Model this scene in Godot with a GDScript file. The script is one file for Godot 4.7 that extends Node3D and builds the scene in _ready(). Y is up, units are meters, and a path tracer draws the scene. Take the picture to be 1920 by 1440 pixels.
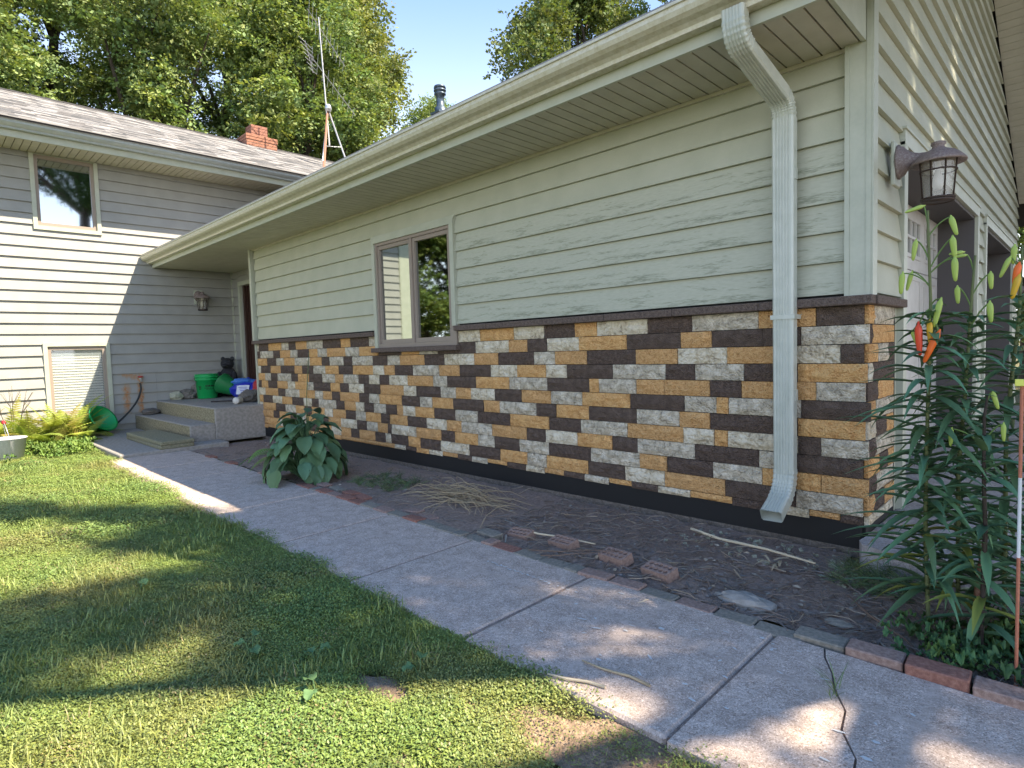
extends Node3D
# A garage side wall with new stone veneer, a concrete walk, lawn and the main house beyond.
# World: y up, metres. Garage corner at the origin; the veneered wall is the plane z = 0 running to -x.

const XB := -11.65          # siding plane of the main house
const SLOPE_A := 0.5        # garage roof pitch
const SUN_DIR := Vector3(-0.69, -1.0, 0.377)
var rng := RandomNumberGenerator.new()
var M := {}
var taken := {}

# ---------------------------------------------------------------- helpers
func numbered(n: String) -> String:
	if not taken.has(n):
		taken[n] = 0
		return n
	taken[n] += 1
	return "%s_%03d" % [n, taken[n]]

func thing(called: String, label: String, category: String, at := Vector3.ZERO, turn := 0.0, group := "") -> Node3D:
	var o := Node3D.new()
	o.name = numbered(called)
	add_child(o)
	o.position = at
	o.rotation.y = turn
	tag(o, label, category, group)
	return o

func tag(o: Node, label: String, category: String, group := "") -> void:
	o.set_meta("label", label)
	o.set_meta("category", category)
	if group != "":
		o.set_meta("group", group)

func structure(called: String) -> Node3D:
	var o := Node3D.new()
	o.name = numbered(called)
	add_child(o)
	o.set_meta("kind", "structure")
	return o

func group_part(called: String, parent: Node3D) -> Node3D:
	var o := Node3D.new()
	o.name = called
	parent.add_child(o, true)
	return o

func begin() -> SurfaceTool:
	var st := SurfaceTool.new()
	st.begin(Mesh.PRIMITIVE_TRIANGLES)
	st.set_smooth_group(-1)
	return st

func done(st: SurfaceTool) -> ArrayMesh:
	st.generate_normals()
	return st.commit()

func inst(called: String, mesh: Mesh, mat: Material, parent: Node) -> MeshInstance3D:
	var m := MeshInstance3D.new()
	m.name = called
	m.mesh = mesh
	m.material_override = mat
	m.cast_shadow = GeometryInstance3D.SHADOW_CASTING_SETTING_ON
	parent.add_child(m, true)
	return m

func part(called: String, st: SurfaceTool, mat: Material, parent: Node) -> MeshInstance3D:
	return inst(called, done(st), mat, parent)

func tri(st: SurfaceTool, a: Vector3, b: Vector3, c: Vector3) -> void:
	st.add_vertex(a)
	st.add_vertex(b)
	st.add_vertex(c)

func quad(st: SurfaceTool, a: Vector3, b: Vector3, c: Vector3, d: Vector3) -> void:
	tri(st, a, b, c)
	tri(st, a, c, d)

func quad_uv(st: SurfaceTool, v: Array, u: Array) -> void:
	for i in [0, 1, 2, 0, 2, 3]:
		st.set_uv(u[i])
		st.add_vertex(v[i])

func hexa(st: SurfaceTool, p: Array) -> void:
	# p[0..3] one face, p[4..7] the opposite face, same order
	quad(st, p[0], p[1], p[2], p[3])
	quad(st, p[7], p[6], p[5], p[4])
	for i in 4:
		var j := (i + 1) % 4
		quad(st, p[j], p[i], p[i + 4], p[j + 4])

func box(st: SurfaceTool, a: Vector3, b: Vector3) -> void:
	hexa(st, [Vector3(a.x, a.y, a.z), Vector3(b.x, a.y, a.z), Vector3(b.x, b.y, a.z), Vector3(a.x, b.y, a.z),
		Vector3(a.x, a.y, b.z), Vector3(b.x, a.y, b.z), Vector3(b.x, b.y, b.z), Vector3(a.x, b.y, b.z)])

func obox(st: SurfaceTool, x: Transform3D, s: Vector3) -> void:
	var h := s * 0.5
	var p := []
	for z in [-h.z, h.z]:
		for q in [Vector2(-h.x, -h.y), Vector2(h.x, -h.y), Vector2(h.x, h.y), Vector2(-h.x, h.y)]:
			p.append(x * Vector3(q.x, q.y, z))
	hexa(st, p)

# chamfered box; v holds 3 corner points per corner
func cbox(st: SurfaceTool, x: Transform3D, s: Vector3, c: float) -> void:
	var h := s * 0.5
	var P := func(sx: int, sy: int, sz: int, ax: int) -> Vector3:
		var v := Vector3(h.x * sx, h.y * sy, h.z * sz)
		if ax != 0: v.x -= c * sx
		if ax != 1: v.y -= c * sy
		if ax != 2: v.z -= c * sz
		return x * v
	for s1 in [-1, 1]:
		quad(st, P.call(s1, -1, -1, 0), P.call(s1, 1, -1, 0), P.call(s1, 1, 1, 0), P.call(s1, -1, 1, 0))
		quad(st, P.call(-1, s1, -1, 1), P.call(-1, s1, 1, 1), P.call(1, s1, 1, 1), P.call(1, s1, -1, 1))
		quad(st, P.call(-1, -1, s1, 2), P.call(1, -1, s1, 2), P.call(1, 1, s1, 2), P.call(-1, 1, s1, 2))
		for s2 in [-1, 1]:
			quad(st, P.call(s1, s2, -1, 0), P.call(s1, s2, 1, 0), P.call(s1, s2, 1, 1), P.call(s1, s2, -1, 1))
			quad(st, P.call(-1, s1, s2, 1), P.call(1, s1, s2, 1), P.call(1, s1, s2, 2), P.call(-1, s1, s2, 2))
			quad(st, P.call(s1, -1, s2, 0), P.call(s1, 1, s2, 0), P.call(s1, 1, s2, 2), P.call(s1, -1, s2, 2))
			for s3 in [-1, 1]:
				tri(st, P.call(s1, s2, s3, 0), P.call(s1, s2, s3, 1), P.call(s1, s2, s3, 2))

func at(p: Vector3, ry := 0.0, rx := 0.0, rz := 0.0) -> Transform3D:
	return Transform3D(Basis.from_euler(Vector3(rx, ry, rz)), p)

func tube(st: SurfaceTool, pts: Array, radii: Array, n := 6, cap := true) -> void:
	st.set_smooth_group(0)
	var rings := []
	var up := Vector3(0.13, 0.31, 0.94).normalized()
	for i in pts.size():
		var d: Vector3 = (pts[min(i + 1, pts.size() - 1)] - pts[max(i - 1, 0)])
		d = d.normalized() if d.length() > 1e-6 else Vector3.UP
		var u := up - d * up.dot(d)
		if u.length() < 0.05:
			u = d.cross(Vector3(1, 0.2, 0))
		u = u.normalized()
		up = u
		var v := d.cross(u)
		var ring := []
		for k in n:
			var a := TAU * k / n
			ring.append(pts[i] + (u * cos(a) + v * sin(a)) * radii[i])
		rings.append(ring)
	for i in rings.size() - 1:
		for k in n:
			var k2 := (k + 1) % n
			quad(st, rings[i][k], rings[i][k2], rings[i + 1][k2], rings[i + 1][k])
	if cap:
		for e in [0, rings.size() - 1]:
			for k in n:
				tri(st, pts[e], rings[e][k], rings[e][(k + 1) % n])
	st.set_smooth_group(-1)

func lathe(st: SurfaceTool, prof: Array, n: int, x := Transform3D.IDENTITY, smooth := true) -> void:
	if smooth: st.set_smooth_group(0)
	for i in prof.size() - 1:
		for k in n:
			var a := TAU * k / n
			var b := TAU * (k + 1) / n
			var p: Vector2 = prof[i]
			var q: Vector2 = prof[i + 1]
			quad(st, x * Vector3(p.x * cos(a), p.y, p.x * sin(a)), x * Vector3(p.x * cos(b), p.y, p.x * sin(b)),
				x * Vector3(q.x * cos(b), q.y, q.x * sin(b)), x * Vector3(q.x * cos(a), q.y, q.x * sin(a)))
	st.set_smooth_group(-1)

# profile (x, y) carried along frames
func sweep(st: SurfaceTool, prof: Array, frames: Array, closed := true, caps := true) -> void:
	var n := prof.size()
	var rings := []
	for f in frames:
		var r := []
		for p in prof:
			r.append(f * Vector3(p.x, p.y, 0))
		rings.append(r)
	for i in rings.size() - 1:
		for k in (n if closed else n - 1):
			var k2 := (k + 1) % n
			quad(st, rings[i][k], rings[i][k2], rings[i + 1][k2], rings[i + 1][k])
	if caps and closed:
		for e in [0, rings.size() - 1]:
			var idx := Geometry2D.triangulate_polygon(PackedVector2Array(prof))
			for t in range(0, idx.size(), 3):
				tri(st, rings[e][idx[t]], rings[e][idx[t + 1]], rings[e][idx[t + 2]])

# extrude a polygon given in (a, b) along an axis frame: p = o + A*a + B*b, thickness along N
func slab_poly(st: SurfaceTool, poly: Array, y0: float, y1: float) -> void:
	# poly of Vector2(x, z), top at y1
	var idx := Geometry2D.triangulate_polygon(PackedVector2Array(poly))
	for t in range(0, idx.size(), 3):
		var a: Vector2 = poly[idx[t]]
		var b: Vector2 = poly[idx[t + 1]]
		var c: Vector2 = poly[idx[t + 2]]
		tri(st, Vector3(a.x, y1, a.y), Vector3(b.x, y1, b.y), Vector3(c.x, y1, c.y))
	for i in poly.size():
		var a: Vector2 = poly[i]
		var b: Vector2 = poly[(i + 1) % poly.size()]
		quad(st, Vector3(a.x, y1, a.y), Vector3(b.x, y1, b.y), Vector3(b.x, y0, b.y), Vector3(a.x, y0, a.y))

# ---------------------------------------------------------------- textures
func nz(sd: int, freq: float, oct: int, size := 512, type := FastNoiseLite.TYPE_SIMPLEX_SMOOTH, ridged := false, warp := 0.0) -> PackedByteArray:
	var n := FastNoiseLite.new()
	n.seed = sd
	n.noise_type = type
	n.frequency = freq
	n.fractal_type = FastNoiseLite.FRACTAL_RIDGED if ridged else FastNoiseLite.FRACTAL_FBM
	n.fractal_octaves = oct
	if warp > 0.0:
		n.domain_warp_enabled = true
		n.domain_warp_amplitude = warp
		n.domain_warp_frequency = 0.02
	var im := n.get_seamless_image(size, size, false, false, 0.1, true)
	im.convert(Image.FORMAT_L8)
	return im.get_data()

func lut(stops: Array) -> PackedColorArray:
	var g := Gradient.new()
	var o := PackedFloat32Array()
	var c := PackedColorArray()
	for s in stops:
		o.append(s[0])
		c.append(Color8(s[1], s[2], s[3]))
	g.offsets = o
	g.colors = c
	var l := PackedColorArray()
	for i in 256:
		l.append(g.sample(i / 255.0))
	return l

# colour from a blend of a coarse and a fine noise through a ramp
func ramp_tex(coarse: PackedByteArray, fine: PackedByteArray, mix_fine: float, stops: Array, size := 512) -> ImageTexture:
	var l := lut(stops)
	var d := PackedByteArray()
	d.resize(size * size * 3)
	for i in size * size:
		var v := clampi(int(coarse[i] * (1.0 - mix_fine) + fine[i] * mix_fine), 0, 255)
		var c := l[v]
		d[i * 3] = c.r8
		d[i * 3 + 1] = c.g8
		d[i * 3 + 2] = c.b8
	var im := Image.create_from_data(size, size, false, Image.FORMAT_RGB8, d)
	return ImageTexture.create_from_image(im)

func grey_tex(a: PackedByteArray, size := 512) -> ImageTexture:
	return ImageTexture.create_from_image(Image.create_from_data(size, size, false, Image.FORMAT_L8, a))

func blend(a: PackedByteArray, b: PackedByteArray, t: float) -> PackedByteArray:
	var o := PackedByteArray()
	o.resize(a.size())
	for i in a.size():
		o[i] = int(a[i] * (1.0 - t) + b[i] * t)
	return o

func mat(c: Color, rough := 0.8, metal := 0.0) -> StandardMaterial3D:
	var m := StandardMaterial3D.new()
	m.albedo_color = c
	m.roughness = rough
	m.metallic = metal
	return m

func tmat(t: Texture2D, tile: float, rough := 0.85, bump: Texture2D = null, bump_cm := 0.3, world := true) -> StandardMaterial3D:
	var m := mat(Color.WHITE, rough)
	m.albedo_texture = t
	m.uv1_triplanar = true
	m.uv1_world_triplanar = world
	m.uv1_scale = Vector3.ONE / tile
	if bump:
		m.heightmap_enabled = true
		m.heightmap_texture = bump
		m.heightmap_scale = bump_cm
	return m

func leaf_mat(back := 0.5, rough := 0.5) -> StandardMaterial3D:
	var m := mat(Color.WHITE, rough)
	m.vertex_color_use_as_albedo = true
	m.backlight_enabled = true
	m.backlight = Color(back, back, back * 0.7)
	m.cull_mode = BaseMaterial3D.CULL_DISABLED
	return m

func srgb(r: int, g: int, b: int) -> Color:
	return Color8(r, g, b)

func make_materials() -> void:
	var c1 := nz(1, 0.012, 4)
	var c2 := nz(2, 0.03, 5)
	var f1 := nz(3, 0.09, 4)
	var f2 := nz(4, 0.25, 2)
	var rd := nz(5, 0.018, 4, 512, FastNoiseLite.TYPE_SIMPLEX_SMOOTH, true)
	var rf := nz(6, 0.05, 3, 512, FastNoiseLite.TYPE_SIMPLEX_SMOOTH, true)
	var white := nz(7, 0.8, 1, 512, FastNoiseLite.TYPE_VALUE)
	# stone veneer: three pigments, split-face relief
	var sw := nz(8, 0.012, 5, 512, FastNoiseLite.TYPE_SIMPLEX_SMOOTH, true, 46.0)
	var relief := grey_tex(blend(blend(rf, c2, 0.5), f1, 0.3))
	M.stone_tan = [tmat(ramp_tex(blend(c2, rf, 0.4), f1, 0.35, [[0.0, 136, 90, 50], [0.34, 190, 140, 86], [0.52, 216, 168, 110], [0.7, 226, 184, 130], [1.0, 238, 208, 164]]), 0.55, 0.9, relief, 3.8)]
	M.stone_tan.append(tmat(ramp_tex(blend(c1, c2, 0.5), f1, 0.4, [[0.0, 146, 94, 52], [0.36, 200, 148, 90], [0.55, 220, 174, 114], [1.0, 236, 202, 148]]), 0.7, 0.9, relief, 3.8))
	M.stone_white = [tmat(ramp_tex(sw, f1, 0.25, [[0.0, 236, 226, 206], [0.36, 220, 210, 190], [0.55, 194, 182, 160], [0.72, 168, 158, 138], [0.86, 120, 110, 98], [1.0, 80, 74, 66]]), 0.85, 0.9, relief, 3.8)]
	M.stone_white.append(tmat(ramp_tex(blend(sw, rd, 0.35), f1, 0.2, [[0.0, 236, 226, 206], [0.45, 216, 206, 184], [0.62, 200, 186, 158], [0.8, 138, 126, 108], [1.0, 82, 74, 66]]), 1.2, 0.9, relief, 3.8))
	M.stone_dark = [tmat(ramp_tex(c2, f1, 0.45, [[0.0, 58, 46, 39], [0.45, 90, 74, 64], [0.65, 105, 88, 77], [1.0, 132, 114, 102]]), 0.6, 0.9, relief, 3.8)]
	M.stone_dark.append(tmat(ramp_tex(c1, f1, 0.5, [[0.0, 64, 51, 43], [0.5, 96, 80, 69], [1.0, 126, 109, 97]]), 0.5, 0.9, relief, 3.4))
	M.ledge = tmat(ramp_tex(c2, f1, 0.5, [[0.0, 62, 50, 44], [0.5, 100, 86, 78], [1.0, 128, 116, 108]]), 0.5, 0.9, relief, 1.2)
	# painted lap siding
	var sid_bump := grey_tex(f1)
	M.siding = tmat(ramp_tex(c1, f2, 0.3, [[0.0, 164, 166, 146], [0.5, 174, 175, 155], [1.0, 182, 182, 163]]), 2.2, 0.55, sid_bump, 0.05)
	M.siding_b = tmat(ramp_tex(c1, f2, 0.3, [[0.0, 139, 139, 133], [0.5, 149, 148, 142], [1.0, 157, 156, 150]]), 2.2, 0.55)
	M.trim = tmat(ramp_tex(c1, f1, 0.3, [[0.0, 164, 168, 151], [0.5, 174, 177, 160], [1.0, 182, 184, 168]]), 1.5, 0.45, sid_bump, 0.02)
	M.soffit = tmat(ramp_tex(c1, f1, 0.2, [[0.0, 172, 168, 152], [0.5, 182, 178, 162], [1.0, 190, 186, 172]]), 1.5, 0.6)
	M.gap = mat(srgb(38, 34, 30), 0.95)
	M.black = mat(srgb(17, 17, 18), 0.75)
	# siding with algae: grain of dark green-grey specks toward the drip edge, where the photograph shows them
	M.algae = make_algae(c1, f1, white)
	M.rust = make_rust(c2, f1)
	# downspout / gutter enamel
	M.enamel = tmat(ramp_tex(c1, f2, 0.25, [[0.0, 172, 178, 166], [0.5, 187, 191, 180], [0.9, 195, 198, 188], [1.0, 160, 164, 152]]), 0.8, 0.32)
	M.steel_blue = tmat(ramp_tex(c1, f2, 0.25, [[0.0, 150, 158, 160], [0.5, 166, 174, 176], [1.0, 178, 184, 186]]), 0.8, 0.35)
	M.flue = mat(srgb(84, 98, 112), 0.4, 0.5)
	M.gutter = tmat(ramp_tex(c2, f1, 0.4, [[0.0, 160, 152, 124], [0.35, 192, 187, 164], [0.6, 204, 201, 184], [1.0, 212, 211, 198]]), 0.9, 0.4)
	# concrete
	M.concrete = tmat(make_concrete(c1, c2, f1, white, [188, 170, 157], 38), 1.1, 0.95, grey_tex(blend(white, f1, 0.5)), 0.35)
	M.concrete_old = tmat(ramp_tex(c2, f2, 0.4, [[0.0, 118, 114, 106], [0.4, 144, 139, 132], [0.6, 156, 151, 144], [1.0, 174, 169, 162]]), 0.9, 0.95, grey_tex(f1), 0.12)
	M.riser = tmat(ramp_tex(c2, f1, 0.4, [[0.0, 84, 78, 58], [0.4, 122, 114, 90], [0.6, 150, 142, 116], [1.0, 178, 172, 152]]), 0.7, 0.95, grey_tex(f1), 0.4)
	M.flagstone = tmat(ramp_tex(c2, f1, 0.5, [[0.0, 84, 86, 62], [0.4, 122, 120, 96], [0.7, 150, 144, 122], [1.0, 180, 172, 152]]), 0.6, 0.95, grey_tex(f1), 0.5)
	M.foundation = tmat(ramp_tex(c2, f1, 0.5, [[0.0, 70, 64, 58], [0.5, 104, 96, 88], [1.0, 140, 134, 126]]), 0.8, 0.95, grey_tex(f1), 0.4)
	M.apron = tmat(make_concrete(c1, c2, f1, white, [160, 152, 148], 20), 1.3, 0.95, grey_tex(f1), 0.4)
	# soil
	M.soil = tmat(ramp_tex(c2, f2, 0.55, [[0.0, 92, 76, 66], [0.35, 136, 117, 105], [0.55, 158, 138, 125], [0.75, 178, 158, 145], [1.0, 212, 196, 184]]), 0.6, 1.0, grey_tex(blend(f1, white, 0.4)), 1.0)
	M.dirt = tmat(ramp_tex(c2, f2, 0.45, [[0.0, 92, 76, 60], [0.4, 126, 106, 86], [0.6, 150, 128, 106], [1.0, 186, 164, 142]]), 0.8, 1.0, grey_tex(f1), 0.8)
	M.lawn_soil = tmat(ramp_tex(c2, f2, 0.5, [[0.0, 52, 56, 30], [0.4, 84, 84, 46], [0.6, 110, 98, 62], [1.0, 146, 124, 90]]), 0.9, 1.0, grey_tex(f1), 0.8)
	# roof
	M.shingle = make_shingles(c2, f2)
	M.roof_edge = tmat(ramp_tex(c2, f2, 0.6, [[0.0, 30, 29, 30], [0.5, 56, 54, 54], [1.0, 86, 82, 80]]), 0.5, 0.95)
	# bricks
	M.brick_red = tmat(ramp_tex(c2, f2, 0.45, [[0.0, 96, 62, 52], [0.45, 140, 96, 82], [0.65, 156, 114, 98], [1.0, 186, 152, 136]]), 0.4, 0.95, grey_tex(f2), 0.1)
	M.brick_grey = tmat(ramp_tex(c2, f2, 0.45, [[0.0, 92, 88, 78], [0.45, 130, 124, 112], [0.65, 146, 138, 126], [1.0, 176, 168, 158]]), 0.4, 0.95, grey_tex(f2), 0.1)
	M.brick_brown = tmat(ramp_tex(c2, f2, 0.45, [[0.0, 100, 80, 72], [0.45, 146, 120, 108], [0.65, 164, 140, 128], [1.0, 196, 178, 168]]), 0.4, 0.95, grey_tex(f2), 0.1)
	M.chimney = tmat(ramp_tex(c2, f1, 0.4, [[0.0, 122, 78, 62], [0.5, 152, 106, 86], [1.0, 182, 142, 120]]), 0.6, 0.95)
	M.mortar = mat(srgb(150, 136, 122), 0.95)
	# metals, plastics
	M.frame = mat(srgb(144, 131, 120), 0.5)
	M.bronze = tmat(ramp_tex(c2, f1, 0.45, [[0.0, 70, 56, 52], [0.4, 112, 96, 92], [0.62, 138, 126, 122], [0.8, 146, 152, 146], [1.0, 170, 176, 168]]), 0.25, 0.6, grey_tex(f1), 0.1)
	M.bronze_dark = mat(srgb(66, 54, 50), 0.55, 0.3)
	M.iron = mat(srgb(58, 54, 52), 0.6, 0.4)
	M.alu = mat(srgb(196, 198, 200), 0.35, 0.7)
	M.rusty = tmat(ramp_tex(c2, f1, 0.4, [[0.0, 100, 62, 48], [0.5, 142, 100, 82], [1.0, 182, 160, 148]]), 0.3, 0.8)
	M.green_plastic = mat(srgb(24, 158, 84), 0.35)
	M.green_dark = mat(srgb(30, 122, 66), 0.4)
	M.ink = mat(srgb(20, 44, 26), 0.6)
	M.blue_plastic = mat(srgb(34, 48, 168), 0.35)
	M.blue_light = mat(srgb(66, 118, 196), 0.35)
	M.red_plastic = mat(srgb(176, 34, 40), 0.4)
	M.paper = mat(srgb(206, 210, 220), 0.6)
	M.hose = mat(srgb(40, 42, 42), 0.5)
	M.statue = tmat(ramp_tex(c2, f1, 0.5, [[0.0, 16, 16, 18], [0.5, 36, 36, 40], [1.0, 78, 78, 82]]), 0.25, 0.7, relief, 1.0)
	M.rock = tmat(ramp_tex(c2, f1, 0.5, [[0.0, 58, 54, 50], [0.45, 104, 98, 92], [0.7, 138, 132, 122], [1.0, 190, 184, 172]]), 0.3, 0.95, relief, 1.0)
	M.rock_pale = tmat(ramp_tex(c2, f1, 0.5, [[0.0, 110, 110, 90], [0.5, 170, 170, 148], [1.0, 212, 210, 196]]), 0.3, 0.95, relief, 0.8)
	M.white_bone = mat(srgb(206, 202, 192), 0.7)
	M.door_brown = mat(srgb(58, 36, 28), 0.5)
	M.garage_door = tmat(ramp_tex(c1, f1, 0.3, [[0.0, 176, 172, 166], [0.5, 188, 184, 178], [1.0, 196, 192, 187]]), 1.3, 0.5)
	M.dark_paint = mat(srgb(76, 72, 72), 0.6)
	# glass: coated panes that mirror the yard, and a clear pane in front of the blind
	M.mirror_glass = mat(srgb(196, 202, 206), 0.03, 1.0)
	M.mirror_glass.albedo_color = srgb(178, 186, 190)
	M.dim_glass = mat(srgb(176, 184, 182), 0.03, 1.0)
	var g := mat(Color(0.75, 0.8, 0.8, 0.16), 0.03)
	g.transparency = BaseMaterial3D.TRANSPARENCY_ALPHA
	M.clear_glass = g
	var lg := mat(Color(0.62, 0.6, 0.55, 0.35), 0.1)
	lg.transparency = BaseMaterial3D.TRANSPARENCY_ALPHA
	M.lamp_glass = lg
	M.bulb = mat(srgb(216, 212, 204), 0.4)
	M.blind = mat(srgb(206, 200, 184), 0.6)
	M.room_dark = mat(srgb(40, 40, 40), 0.9)  # darkness of an unlit interior put into the colour
	# plants
	M.bark = tmat(ramp_tex(rd, f1, 0.4, [[0.0, 110, 100, 92], [0.5, 84, 74, 66], [1.0, 48, 42, 38]]), 0.7, 0.95, grey_tex(rd), 2.0)
	M.leaf = leaf_mat(0.8, 0.75)
	M.leaf_thick = leaf_mat(0.3, 0.6)
	M.grass = leaf_mat(0.4, 0.55)
	M.straw = mat(srgb(176, 158, 128), 0.9)
	M.straw_pale = mat(srgb(206, 190, 160), 0.9)
	M.twig = mat(srgb(112, 92, 78), 0.95)
	M.vstraw = leaf_mat(0.0, 0.9)
	M.vstraw.backlight_enabled = false
	M.stem = mat(srgb(92, 100, 58), 0.7)
	M.stem_green = mat(srgb(92, 118, 56), 0.6)
	M.stem_dark = mat(srgb(52, 42, 34), 0.8)
	M.bud = mat(srgb(160, 180, 84), 0.5)
	M.bud_yellow = mat(srgb(206, 164, 42), 0.45)
	M.bud_orange = mat(srgb(232, 106, 36), 0.42)
	M.bud_red = mat(srgb(220, 72, 42), 0.42)
	M.stake_white = mat(srgb(214, 208, 196), 0.6)
	M.stake_orange = tmat(ramp_tex(c2, f1, 0.4, [[0.0, 150, 82, 54], [0.6, 186, 112, 78], [1.0, 206, 150, 120]]), 0.2, 0.7)
	M.tag_yellow = mat(srgb(214, 216, 96), 0.55)
	M.grey_pot = tmat(ramp_tex(c2, f1, 0.4, [[0.0, 150, 152, 158], [0.6, 190, 192, 198], [1.0, 220, 222, 228]]), 0.3, 0.7)
	M.paint_spot = mat(srgb(206, 206, 204), 0.8)
	M.asphalt = tmat(ramp_tex(c2, f2, 0.5, [[0.0, 104, 98, 94], [0.5, 140, 134, 130], [1.0, 172, 166, 160]]), 0.9, 0.95)

func make_algae(c1: PackedByteArray, f1: PackedByteArray, white: PackedByteArray) -> StandardMaterial3D:
	# u runs along the board (2 m a tile), v from its top edge (0) to its drip edge (1)
	var s := 512
	var im := Image.create_empty(s, 128, false, Image.FORMAT_RGB8)
	var n := FastNoiseLite.new()
	n.seed = 77
	n.frequency = 0.020
	n.fractal_octaves = 5
	var n2 := FastNoiseLite.new()
	n2.seed = 78
	n2.frequency = 0.11
	n2.fractal_octaves = 3
	for y in 128:
		var v := y / 127.0
		for x in s:
			var ang := TAU * x / s
			var cx := cos(ang) * s / TAU
			var cz := sin(ang) * s / TAU
			var a := n.get_noise_3d(cx * 0.9, y * 1.6, cz * 0.9)
			var b := n2.get_noise_3d(cx * 0.8, y * 4.0, cz * 0.8)
			var t := clampf((a * 1.5 + b * 1.2 + (v - 1.0) * 0.9) * 2.6, 0.0, 1.0)
			t *= 0.35 + 0.65 * (white[(y * s + x) % white.size()] / 255.0)
			var base := Color8(175, 176, 157)
			var k := (f1[(y * s + x) % f1.size()] / 255.0 - 0.5) * 0.05
			base = Color(base.r + k, base.g + k, base.b + k)
			im.set_pixel(x, y, base.lerp(Color8(98, 104, 82), t * 0.68))
	var m := mat(Color.WHITE, 0.6)
	m.albedo_texture = ImageTexture.create_from_image(im)
	return m

func make_rust(c2: PackedByteArray, f1: PackedByteArray) -> StandardMaterial3D:
	# painted board with run-down rust: two streaks below the tap; u across 0.7 m, v down 1 m
	var s := 256
	var im := Image.create_empty(s, s, false, Image.FORMAT_RGB8)
	for y in s:
		for x in s:
			var i := y * 512 + x
			var u := x / 255.0
			var v := y / 255.0
			var w := (c2[i] / 255.0 - 0.5) * 0.12
			var t := 0.0
			t = max(t, clampf(1.0 - absf(u - 0.30 + w) / 0.10, 0.0, 1.0) * clampf((v - 0.22) * 8.0, 0.0, 1.0) * clampf((1.05 - v) * 2.4, 0.0, 1.0))
			t = max(t, clampf(1.0 - absf(u - 0.62 + w) / 0.08, 0.0, 1.0) * clampf((v - 0.02) * 8.0, 0.0, 1.0) * clampf((1.12 - v) * 2.4, 0.0, 1.0))
			t = max(t, 0.7 * clampf(1.0 - absf(v - 0.07 - (u - 0.3) * 0.2 + w) / 0.07, 0.0, 1.0) * clampf((u - 0.12) * 8.0, 0.0, 1.0) * clampf((0.66 - u) * 8.0, 0.0, 1.0))
			t *= clampf(0.35 + f1[i] / 255.0, 0.0, 1.0)
			im.set_pixel(x, y, Color8(149, 148, 142).lerp(Color8(176, 104, 46), clampf(t, 0.0, 1.0) * 0.85))
	var m := mat(Color.WHITE, 0.65)
	m.albedo_texture = ImageTexture.create_from_image(im)
	return m

func make_concrete(c1: PackedByteArray, c2: PackedByteArray, f1: PackedByteArray, white: PackedByteArray, base: Array, grain: int) -> ImageTexture:
	var s := 512
	var d := PackedByteArray()
	d.resize(s * s * 3)
	for i in s * s:
		var w := white[i]
		var v := (c1[i] - 128) * 0.10 + (c2[i] - 128) * 0.10 + (f1[i] - 128) * 0.12
		var g := (w - 128) / 128.0
		v += g * grain * (1.6 if absf(g) > 0.62 else 0.5)
		for k in 3:
			d[i * 3 + k] = clampi(int(base[k] + v), 0, 255)
	return ImageTexture.create_from_image(Image.create_from_data(s, s, false, Image.FORMAT_RGB8, d))

func make_shingles(c2: PackedByteArray, f2: PackedByteArray) -> StandardMaterial3D:
	# u: 4 m a tile along the course, v: one course; tabs of unequal width and tone
	var s := 1024
	var im := Image.create_empty(s, 64, false, Image.FORMAT_RGB8)
	var r := RandomNumberGenerator.new()
	r.seed = 41
	var x := 0
	while x < s:
		var w := r.randi_range(26, 60)
		var tone := r.randf_range(-0.20, 0.14)
		var warm := r.randf_range(-0.008, 0.012)
		for xx in range(x, min(x + w, s)):
			for y in 64:
				var k := tone + (f2[(y * 512 + xx) % f2.size()] / 255.0 - 0.5) * 0.22
				im.set_pixel(xx, y, Color(0.475 + k + warm, 0.472 + k, 0.475 + k - warm))
		x += w
	var m := mat(Color.WHITE, 0.95)
	m.albedo_texture = ImageTexture.create_from_image(im)
	return m

# ---------------------------------------------------------------- building pieces
# one lap board on a wall: foot o, along d, outward n; s ranges at its bottom and top edge
func board(parent: Node, m: Material, o: Vector3, d: Vector3, n: Vector3, b0: float, b1: float, t0: float, t1: float, y0: float, y1: float, u0 := 0.0, ulen := 2.0, v0 := 0.0, v1 := 1.0) -> void:
	if b1 - b0 < 0.02 and t1 - t0 < 0.02:
		return
	var st := begin()
	var tb := 0.031 + rng.randf_range(-0.002, 0.002)
	var tt := 0.003
	var Y := Vector3.UP
	var a := o + d * b0 + Y * y0 + n * tb
	var b := o + d * b1 + Y * y0 + n * tb
	var c := o + d * t1 + Y * y1 + n * tt
	var e := o + d * t0 + Y * y1 + n * tt
	quad_uv(st, [e, c, b, a], [Vector2((t0 - u0) / ulen, v0), Vector2((t1 - u0) / ulen, v0), Vector2((b1 - u0) / ulen, v1), Vector2((b0 - u0) / ulen, v1)])
	var k := n * (tb + 0.002)
	var kt := n * (tt + 0.002)
	quad(st, a, b, b - k, a - k)
	quad(st, a, a - k, e - kt, e)
	quad(st, b, c, c - kt, b - k)
	part("siding_board", st, m, parent)

func in_holes(u: float, v: float, holes: Array) -> bool:
	for h in holes:
		if u > h[0] and u < h[1] and v > h[2] and v < h[3]:
			return true
	return false

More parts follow.
